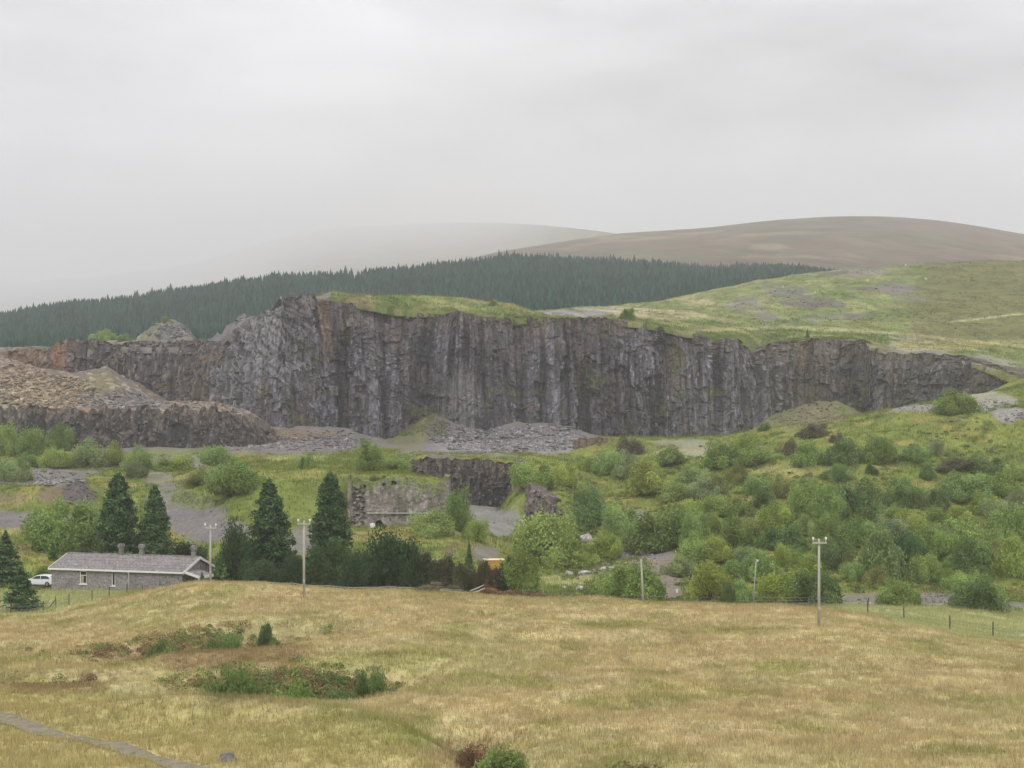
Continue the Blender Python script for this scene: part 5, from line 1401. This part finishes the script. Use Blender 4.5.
# porch canopy on the right-hand gable
por = MB(); x0 = L_ + 0.38; x1 = x0 + 1.9; zA, zB = EV - 0.05, EV - 0.6
vs = [(x0, 0.1, zA), (x1, 0.1, zB), (x1, 3.4, zB), (x0, 3.4, zA)]; vs += [(a, b, c_ + 0.1) for a, b, c_ in vs]
por.add(vs, [(3, 2, 1, 0), (4, 5, 6, 7), (0, 1, 5, 4), (1, 2, 6, 5), (2, 3, 7, 6), (3, 0, 4, 7)])
porch = por.build('porch_roof', M['slate'], house)
mb = MB(); vs = [(x0, 0.02, zA - 0.18), (x1 + 0.05, 0.02, zB - 0.18), (x1 + 0.05, 0.09, zB - 0.18), (x0, 0.09, zA - 0.18)]; vs += [(a, b, c_ + 0.32) for a, b, c_ in vs]
mb.add(vs, [(3, 2, 1, 0), (4, 5, 6, 7), (0, 1, 5, 4), (1, 2, 6, 5), (2, 3, 7, 6), (3, 0, 4, 7)])
mb.box((x1 + 0.003, 0.095, zB - 0.22), (x1 + 0.07, 3.4, zB + 0.13)); mb.build('fascia', M['white'], porch)
for yy_ in (0.25, 3.1):
    mb = MB(); mb.box((x1 - 0.2, yy_, -0.8), (x1 - 0.08, yy_ + 0.12, zB - 0.02)); mb.build('porch_post', M['white'], house)

# ------------------------------------------------------------------ car
def car():
    Yc = 184.5; xc = (41 - CX) / F * Yc; zc = G.z(xc, Yc) + 0.27
    t = empty('parked_car', (xc, Yc, zc), R(-6)); tag(t, 'white hatchback parked at the left end of the stone bungalow', 'car')
    prof = [(-2.0, 0.32), (-1.98, 0.72), (-1.85, 0.86), (-1.0, 0.98), (-0.35, 1.42), (0.2, 1.5), (1.1, 1.47), (1.55, 1.32), (1.92, 0.98), (2.0, 0.8), (2.0, 0.36), (1.65, 0.25), (-1.7, 0.25)]
    mb = MB(); n = len(prof)
    rows = []
    for yv, k in ((-0.86, 0.0), (-0.80, 1.0), (0.80, 1.0), (0.86, 0.0)):
        row = []
        for (x_, z_) in prof:
            tumble = max(0, z_ - 0.9) * 0.26
            yv2 = yv - math.copysign(tumble, yv)
            row.append((x_ * (0.985 if k == 0 else 1), yv2, 0.8 + (z_ - 0.8) * (0.97 if k == 0 else 1)))
        rows.append(row)
    vs = [v for r_ in rows for v in r_]; fs = [tuple(range(n)), tuple(reversed(range(3 * n, 4 * n)))]
    for j in range(3):
        fs += [(j * n + (i + 1) % n, j * n + i, (j + 1) * n + i, (j + 1) * n + (i + 1) % n) for i in range(n)]
    mb.add(vs, fs); mb.build('body', M['carpaint'], t, bevel=0.03)
    for sgn in (-1, 1):
        for poly in ([(-0.85, 1.0), (-0.32, 1.36), (0.25, 1.41), (0.25, 1.0)], [(0.33, 1.0), (0.33, 1.41), (1.05, 1.38), (1.35, 1.25), (1.5, 1.02)]):
            w = MB(); vs = []
            for d in (0.0, 0.02):
                for (x_, z_) in poly: vs.append((x_, sgn * (0.862 - max(0, z_ - 0.9) * 0.26 + d - 0.008), z_))
            m_ = len(poly); w.add(vs, [tuple(range(m_)), tuple(reversed(range(m_, 2 * m_)))] + [((i + 1) % m_, i, i + m_, (i + 1) % m_ + m_) for i in range(m_)])
            w.build('side_window', M['glass'], t)
        for xw in (-1.25, 1.22):
            w = MB(); w.tube([(xw, sgn * 0.70, 0.31), (xw, sgn * 0.90, 0.31)], 0.31, 20); wh = w.build('wheel', M['tyre'], t)
            h_ = MB(); h_.tube([(xw, sgn * 0.89, 0.31), (xw, sgn * 0.915, 0.31)], 0.19, 16); h_.build('hubcap', M['hub'], wh)
        l_ = MB(); l_.box((1.93, sgn * 0.62 - 0.1, 0.78), (2.02, sgn * 0.62 + 0.1, 1.0)); l_.build('tail_light', M['redlamp'], t)
    w = MB(); w.add([(1.60, -0.6, 1.30), (1.60, 0.6, 1.30), (1.93, 0.66, 1.0), (1.93, -0.66, 1.0), (1.575, -0.6, 1.28), (1.575, 0.6, 1.28), (1.9, 0.66, 0.985), (1.9, -0.66, 0.985)], [(0, 1, 2, 3), (7, 6, 5, 4), (0, 4, 5, 1), (1, 5, 6, 2), (2, 6, 7, 3), (3, 7, 4, 0)]); w.build('rear_window', M['glass'], t)


car()

# ------------------------------------------------------------------ ruined stone wall
def ruin():
    Yf = 232.0; x0 = (347 - CX) / F * Yf; x1 = (449 - CX) / F * Yf; zb = (HY - 529) / F * Yf; zt = (HY - 477) / F * Yf
    t = empty('ruined_wall', ((x0 + x1) / 2, Yf, zb), 0); tag(t, 'ruined grey masonry wall with a grassy top and a dark arch at its foot', 'stone wall')
    W = x1 - x0; H = zt - zb; nx_, nz_ = 150, 80
    u = np.linspace(-W / 2, W / 2, nx_)[None, :]; v = np.linspace(-0.08, 1, nz_)[:, None]
    pxu = 347 + (u + W / 2) / W * 102
    top = H * np.interp(pxu, [347, 352, 356, 362, 372, 390, 400, 410, 420, 432, 440, 444, 449], [1.0, 1.02, 1.0, 0.9, 0.93, 0.97, 0.99, 0.95, 0.86, 0.84, 0.9, 1.06, 1.0]) + (vnoise(u * 1.5, u * 0, 5) - 0.5) * 0.6
    Z = v * top; U = u * np.ones_like(v)
    f, e, rid = cells(U / 0.55, Z / 0.3, 55)
    d = (rid - 0.5) * 0.10 + (fbm(U / 3, Z / 3, 56, 3) - 0.5) * 0.5 - v * 0.9
    PXu = pxu * np.ones_like(v)
    col_h = sstep(8, 4, np.abs(PXu - 358 + (fbm(U, Z, 57, 3) - .5) * 6)) * sstep(0.95, 0.6, v) * sstep(0.0, 0.12, v)     # fallen facing, left
    d += col_h * (-0.9 + 0.9 * (rid - 0.3))
    d += sstep(2.5, 0.5, np.abs(PXu - 349)) * 0.5 + sstep(4, 1, np.abs(PXu - 446)) * 0.35
    d += (v < 0.30) * 0.25 * (PXu > 364)
    arch = np.hypot((PXu - 379) / 4.6, (Z - 0.3) / 1.1) < 1
    for hx_, hz_ in ((383, 0.90), (392, 0.89), (395, 0.885), (364, 0.9)):
        arch |= (np.abs(PXu - hx_) < 1.0) & (np.abs(v - hz_) < 0.028)
    arch = arch & (v * np.ones_like(U) > -0.05)
    d = np.where(arch, d - 1.1, d)
    c = np.empty(U.shape + (3,)); c[:] = (0.245, 0.215, 0.192)
    c = mixc(c, (0.34, 0.315, 0.29), (rid > 0.7) * 0.6); c = mixc(c, (0.17, 0.155, 0.145), (rid < 0.25) * 0.6)
    c = mixc(c, (0.13, 0.125, 0.075), sstep(0.52, 0.68, fbm(U / 1.5, Z / 4, 58, 4)) * 0.6)
    c = mixc(c, (0.16, 0.19, 0.06), sstep(0.78, 0.97, v + (fbm(U / 1.2, Z / 2, 59, 3) - 0.5) * 0.5) * 0.85)
    c = mixc(c, (0.33, 0.27, 0.23), sstep(0.22, 0.05, v + (fbm(U / 2, Z, 60, 3) - 0.5) * 0.2) * 0.5)
    V = np.stack([U, -d, Z], -1)
    back = np.stack([U[-1], np.full(nx_, 5.0), Z[-1] + 0.2], -1)[None]
    Vv = np.concatenate([V, back], 0); cc = np.concatenate([c, np.tile(np.array((0.2, 0.21, 0.07)), (1, nx_, 1))], 0)
    # side returns
    me = np_mesh('masonry', Vv.reshape(-1, 3), [grid_faces(nz_ + 1, nx_)], cc.reshape(-1, 3), False)
    link_mesh('masonry', me, M['rock'], t)
    for s, ux in ((-1, -W / 2), (1, W / 2)):
        mb = MB(); mb.box((ux - (0.7 if s > 0 else 0.0), 0.4, -1.0), (ux + (0.0 if s > 0 else 0.7), 7.0, H * 0.93)); mb.build('side_wall', M['kiln'], t)
    mb = MB(); mb.box((-W / 2 + W * 0.19, -0.30, H * 0.30), (W / 2 - 0.5, 0.1, H * 0.313)); mb.build('string_course', M['rail'], t)
    mb = MB(); mb.box((-W / 2 + 4.5, 0.75, 0.1), (-W / 2 + 6.2, 0.85, 1.6)); mb.build('arch', M['dark'], t)  # near-black panel set behind the opening, standing in for the shade inside
    return zb


kz = ruin()
bush(460, 512, 26, 37, 'g', 'dark ivy-like bush hugging the right end of the ruined wall', GM, loc=P(460, 512, 231), proto=7)
bush(425, 488, 30, 16, 'l', 'light green bush growing over the top of the ruined wall', GM, loc=P(425, 487, 234))
bush(403, 480, 16, 6, 'o', 'tuft of straw-coloured scrub on top of the ruined wall', GM, loc=P(403, 480, 235))
bush(433, 502, 12, 10, 'o', 'dark patch of scrub clinging low on the ruined wall face', GM, loc=P(437, 509, 230.6))
bush(378, 481, 20, 7, 'o', 'straw-green tuft on the left half of the ruined wall top', GM, loc=P(378, 481, 235))
bush(441, 482, 12, 12, 'l', 'small bright shrub at the right corner of the ruined wall top', GM, loc=P(441, 482, 234))
wt = MB(); yq = 228.0; xq = (372.5 - CX) / F * yq; zq = G.z(xq, yq)
t = empty('white_tank', (xq, yq, zq), 0.1); tag(t, 'small white box-like tank beside the dark arch of the ruined wall', 'tank')
wt.box((-0.42, -0.4, -0.1), (0.42, 0.4, 0.62)); wt.build('body', M['white'], t, bevel=0.08)
wt = MB(); wt.tube([(0, 0, 0.6), (0, 0, 0.72)], 0.16, 14); wt.build('lid', M['white'], t)

# yellow container behind the brown conifers
yq = 185.0; xq = (494 - CX) / F * yq; zq = G.z(xq, yq); ztop = (HY - 560) / F * yq
t = empty('skip_container', (xq, yq, zq), R(8)); tag(t, 'orange-yellow steel container with a pale rim, half hidden by browned shrubs', 'container')
mb = MB(); w_ = 1.3; h_ = ztop - zq
mb.prism([(-w_, h_), (w_, h_), (w_ - 0.25, -0.2), (-w_ + 0.25, -0.2)], -0.9, 0.9); mb.build('body', M['yellow'], t)
for k in (-0.8, 0.0, 0.8):
    mb = MB(); mb.box((k - 0.05, -0.98, 0.0), (k + 0.05, -0.903, h_ - 0.1)); mb.build('rib', M['yellow'], t)
mb = MB(); mb.box((-w_ - 0.06, -0.99, h_ + 0.003), (w_ + 0.06, 0.99, h_ + 0.13)); mb.build('rim', M['palesteel'], t, bevel=0.02)


# ------------------------------------------------------------------ poles, fences, posts
def utility_pole(px, top, Y, label, arm=True, lean=0.0, base_py=None, r0=0.14, arms=0.68, cap=False):
    if base_py is not None:
        p = G.hit(px, base_py); x, Y = p.x, p.y
    else: x = (px - CX) / F * Y
    z = G.z(x, Y); H = (HY - top) / F * Y - z
    t = empty('utility_pole', (x, Y, z), R(8)); tag(t, label, 'utility pole')
    mb = MB(); mb.tube([(0, 0, -0.8), (lean * 0.5, 0, H * 0.5), (lean, 0, H)], [r0, r0 * 0.85, r0 * 0.66], 10); sh = mb.build('shaft', M['wood'], t, True)
    if arm:
        mb = MB(); mb.box((lean - arms, -0.2, H - 0.42), (lean + arms, -0.1, H - 0.27)); ca = mb.build('crossarm', M['wood'], t)
        for k in (-arms + 0.08, arms - 0.08):
            mb = MB(); mb.tube([(lean + k, -0.15, H - 0.27), (lean + k, -0.15, H - 0.1), (lean + k, -0.15, H - 0.06), (lean + k, -0.15, H + 0.12), (lean + k, -0.15, H + 0.18)], [0.03, 0.03, 0.1, 0.1, 0.04], 8); mb.build('insulator', M['ceramic'], t, True)
    elif cap:
        mb = MB(); mb.tube([(lean + 0.18, 0, H - 0.35), (lean + 0.18, 0, H - 0.1)], 0.09, 8); mb.build('insulator', M['ceramic'], t, True)
    if arm:
        mb = MB(); mb.box((-0.09, -r0 - 0.02, 1.6), (0.09, -r0 + 0.03, 1.85)); mb.build('number_plate', M['rail'], t)
    return t


tp = utility_pole(210.5, 525, 160, 'wooden pole with a crossarm beside the bungalow porch')
utility_pole(304, 520.5, 150, 'wooden pole with a crossarm and two insulators against the dark conifer hedge', base_py=597)
utility_pole(819, 539, 128, 'tallest wooden pole with a crossarm standing in the field before the thicket', base_py=627)
utility_pole(643.5, 559, 153.5, 'short bare pole leaning left in front of the rounded green bush', arm=False, lean=-0.28, r0=0.13)
utility_pole(753, 559, 165, 'thin pale pole leaning right, without a crossarm, near the small round tree', arm=False, lean=0.42, base_py=605, r0=0.085, cap=True)


def fence(name, pts, label, cat, h=1.15, wires=(0.35, 0.7, 1.0), mat='post', rails=False, tilt=0.06, r=0.06):
    """pts: (px, Y)"""
    P3 = []
    for (a, b) in pts:
        x = (a - CX) / F * b; P3.append(Vector((x, b, G.z(x, b))))
    t = empty(name, P3[0], 0); tag(t, label, cat); o0 = P3[0]
    tops = []
    for p in P3:
        q = p - o0; lx, ly = random.uniform(-tilt, tilt), random.uniform(-tilt, tilt); hh = h * random.uniform(0.88, 1.1)
        mb = MB(); mb.tube([q + Vector((0, 0, -0.4)), q + Vector((lx, ly, hh))], [r, r * 0.9], 7); mb.build('post', M[mat], t)
        tops.append((q, lx, ly))
    mb = MB()
    for (a, b) in zip(tops[:-1], tops[1:]):
        for wz in wires:
            p0 = a[0] + Vector((a[1], a[2], 0)) * wz + Vector((0, -r, wz)); p1 = b[0] + Vector((b[1], b[2], 0)) * wz + Vector((0, -r, wz))
            mid = (p0 + p1) / 2 + Vector((0, 0, -0.03))
            mb.tube([p0, mid, p1], 0.032 if rails else 0.012, 5)
    mb.build('rail' if rails else 'wire', M['rail'] if rails else M['wire'], t)
    return t


fence('wire_fence', [(-60, 153), (-20, 153.5), (11, 153.5), (27, 154), (43, 154.5), (56, 155), (69, 155.5), (92, 156.5), (109, 158), (127, 159.5), (142, 160.5), (160, 161)], 'wire fence on dark posts along the grass before the bungalow', 'fence')
# strut of the straining post
mb = MB(); x_ = (56 - CX) / F * 155; z_ = G.z(x_, 155); x2 = (48 - CX) / F * 155
mb.tube([(x2 - bpy.data.objects['wire_fence'].location.x, 155 - bpy.data.objects['wire_fence'].location.y, G.z(x2, 155) - bpy.data.objects['wire_fence'].location.z), (x_ - bpy.data.objects['wire_fence'].location.x, 155 - bpy.data.objects['wire_fence'].location.y, z_ + 0.9 - bpy.data.objects['wire_fence'].location.z)], 0.06, 6)
mb.build('strut', M['post'], bpy.data.objects['wire_fence'])
fence('rail_fence', [(256, 160), (275, 160), (292, 160), (312, 160.5), (330, 160.5), (348, 161), (365, 161), (390, 161), (410, 161), (427, 161), (445, 161), (462, 161)], 'low broken fence of pale rails before the dark conifer hedge', 'fence', h=0.8, wires=(0.5,), mat='post', rails=True)
fence('wire_fence', [(521, 161), (560, 162), (591, 163), (612, 163), (640, 164), (667, 164), (686, 164), (700, 165), (744, 165), (773, 164), (796, 163), (813, 162), (840, 164), (868, 166)], 'wire fence on short dark posts behind the field crest in the middle', 'fence', h=1.1)
fence('wire_fence', [(868, 150), (904, 146), (950, 138), (993, 134.5), (1040, 133), (1090, 133)], 'wire fence on widely spaced dark posts at the right of the field', 'fence', h=1.45, r=0.075)
fence('wire_fence', [(900, 172), (917, 171), (960, 169), (1002, 168), (1050, 168)], 'far wire fence along the track on the right', 'fence', h=1.1)

# fallen rails
def pole_on_ground(px, py, px2, py2, Y, label):
    a = P(px, py, Y); b = P(px2, py2, Y - 0.3)
    for p in (a, b): p.z = max(p.z, G.z(p.x, p.y) + 0.06)
    mid = (a + b) / 2; mb = MB(); mb.tube([a - mid, (a + b) / 2 - mid + Vector((0, 0, -0.04)), b - mid], [0.07, 0.065, 0.05], 8)
    o = mb.build('fallen_rail', M['rail'], None, True); o.location = mid
    tag(o, label, 'rail')


pole_on_ground(470, 591, 484, 585, 160, 'pale fallen rail propped up at its right end beside the rusty branches')
pole_on_ground(472, 593, 485, 588, 159.4, 'pale fallen rail lying just in front of the propped one')
pole_on_ground(440, 590, 470, 593, 160, 'long pale fallen rail lying flat along the field edge')
# white marker
yq = 183.0; xq = (677 - CX) / F * yq; zq = G.z(xq, yq)
t = empty('marker_post', (xq, yq, zq), 0); tag(t, 'short white marker post on the brown track', 'post')
mb = MB(); mb.box((-0.14, -0.05, -0.2), (0.14, 0.05, 0.5)); mb.build('panel', M['white'], t, bevel=0.03); mb = MB(); mb.tube([(0, 0.08, -0.3), (0, 0.08, 0.55)], 0.04, 8); mb.build('stake', M['post'], t)


# ------------------------------------------------------------------ sheep on the far pasture
def sheep_mesh():
    me = bpy.data.meshes.new('sheep')
    V = [(0, 0, 0.62), (-0.35, 0, 0.62), (0.35, 0, 0.64), (0.52, 0, 0.78), (0.72, 0, 0.72), (-0.52, 0, 0.62)]
    E = [(0, 1), (0, 2), (2, 3), (3, 4), (1, 5)]; Rr = [0.30, 0.29, 0.27, 0.13, 0.08, 0.16]
    for bx, bi in ((-0.36, 1), (0.34, 2)):
        for s in (-1, 1):
            i = len(V); V += [(bx, s * 0.14, 0.38), (bx + 0.03, s * 0.14, 0.18), (bx, s * 0.14, 0.0)]; E += [(bi, i), (i, i + 1), (i + 1, i + 2)]; Rr += [0.08, 0.045, 0.045]
    me.from_pydata(V, E, []); o = link_mesh('sheep', me, M['wool'])
    sk = o.modifiers.new('skin', 'SKIN'); 
    for k, r_ in enumerate(Rr): me.skin_vertices[0].data[k].radius = (r_, r_)
    me.skin_vertices[0].data[0].use_root = True
    o.modifiers.new('sub', 'SUBSURF').levels = 1
    dg = bpy.context.evaluated_depsgraph_get(); m2 = bpy.data.meshes.new_from_object(o.evaluated_get(dg))
    bpy.data.objects.remove(o)
    if not m2.materials: m2.materials.append(M['wool'])
    return m2


sm = sheep_mesh()
for (px_, py_, lab) in [(783, 288, 'white sheep farthest left on the green hill'), (809, 285, 'white sheep grazing below the hill crest left of the dark outcrop'), (815, 294, 'white sheep just above the dark scree strip'), (868, 282, 'white sheep beside the dark rock outcrop'), (926, 280, 'white sheep on the open green right of the outcrop'), (906, 266, 'white sheep near the skyline of the green hill')]:
    p = PS.hit(px_, py_)
    o = link_mesh('sheep', sm); o.location = p; o.rotation_euler = (0, 0, random.uniform(0, 6.28)); o.scale = (1.25,) * 3
    tag(o, lab, 'sheep', 'sheep on the green hill')

# ------------------------------------------------------------------ haze, sky, light, camera
hb = MB(); hb.box((-14000, -400, -60), (10000, 24500, 3000))
hm, nt, N, L = new_mat('haze')
pv = N.new('ShaderNodeVolumePrincipled'); out = N.new('ShaderNodeOutputMaterial')
pv.inputs['Color'].default_value = (0.942, 0.944, 0.956, 1); pv.inputs['Density'].default_value = 0.00020; pv.inputs['Anisotropy'].default_value = 0.0
L.new(pv.outputs[0], out.inputs['Volume'])
haze = tag(hb.build('haze', hm), kind='stuff')

w = bpy.data.worlds.new("World"); scene.world = w; w.use_nodes = True
nt = w.node_tree; N = nt.nodes; L = nt.links; N.clear()
SUN_EL, SUN_AZ = R(52), R(205)      # azimuth clockwise from +Y
sky = N.new('ShaderNodeTexSky'); sky.sky_type = 'NISHITA'; sky.sun_disc = False; sky.sun_elevation = SUN_EL; sky.sun_rotation = SUN_AZ
tc = N.new('ShaderNodeTexCoord'); sx = N.new('ShaderNodeSeparateXYZ'); L.new(tc.outputs['Generated'], sx.inputs[0])
# overcast: brightest overhead, a third of that at the horizon, dull below it
up = n_range(nt, sx.outputs[2], 0.0, 1.0, 6.3, 12.5)
dn = n_range(nt, sx.outputs[2], -0.25, 0.02, 0.22, 1.0)
mp = N.new('ShaderNodeMapping'); mp.inputs['Scale'].default_value = (1, 1, 3.2); L.new(tc.outputs['Generated'], mp.inputs[0])
cl = n_range(nt, n_noise(nt, mp.outputs[0], 3.4, 6, 0.5), 0.32, 0.68, 0.0, 2.3)
val = n_math(nt, 'MULTIPLY', n_math(nt, 'MULTIPLY', up, dn), cl)
grey = N.new('ShaderNodeRGB'); grey.outputs[0].default_value = (0.972, 0.974, 1.0, 1)
gcol = n_scale(nt, grey.outputs[0], val)
mixed = n_mix(nt, gcol, sky.outputs[0], 0.06)
bg = N.new('ShaderNodeBackground'); bg.inputs['Strength'].default_value = 0.10; L.new(mixed, bg.inputs['Color'])
wo = N.new('ShaderNodeOutputWorld'); L.new(bg.outputs[0], wo.inputs['Surface'])

sl_ = bpy.data.lights.new('sun', 'SUN'); sl_.energy = 1.1; sl_.angle = R(25); sl_.color = (1.0, 0.965, 0.92)
so = bpy.data.objects.new('sun', sl_); C.objects.link(so)
d = Vector((math.sin(SUN_AZ) * math.cos(SUN_EL), math.cos(SUN_AZ) * math.cos(SUN_EL), math.sin(SUN_EL)))
so.rotation_euler = (-d).to_track_quat('-Z', 'Y').to_euler()

cam = bpy.data.cameras.new('camera'); co = bpy.data.objects.new('camera', cam); C.objects.link(co)
cam.sensor_width = 36; cam.lens = F / 1024 * 36; cam.shift_y = (HY - 384) / 1024; cam.clip_start = 0.5; cam.clip_end = 30000
co.location = (0, 0, 0); co.rotation_euler = (R(90), 0, 0)
scene.camera = co
vs = scene.view_settings; vs.view_transform = 'Standard'; vs.look = 'None'; vs.exposure = 0.34; vs.gamma = 1.0
scene.render.resolution_x = 1024; scene.render.resolution_y = 768
cy = scene.cycles
cy.use_denoising = True; cy.volume_bounces = 3; cy.max_bounces = 6; cy.diffuse_bounces = 3; cy.glossy_bounces = 2; cy.transmission_bounces = 3; cy.transparent_max_bounces = 4
cy.use_adaptive_sampling = True; cy.adaptive_threshold = 0.02
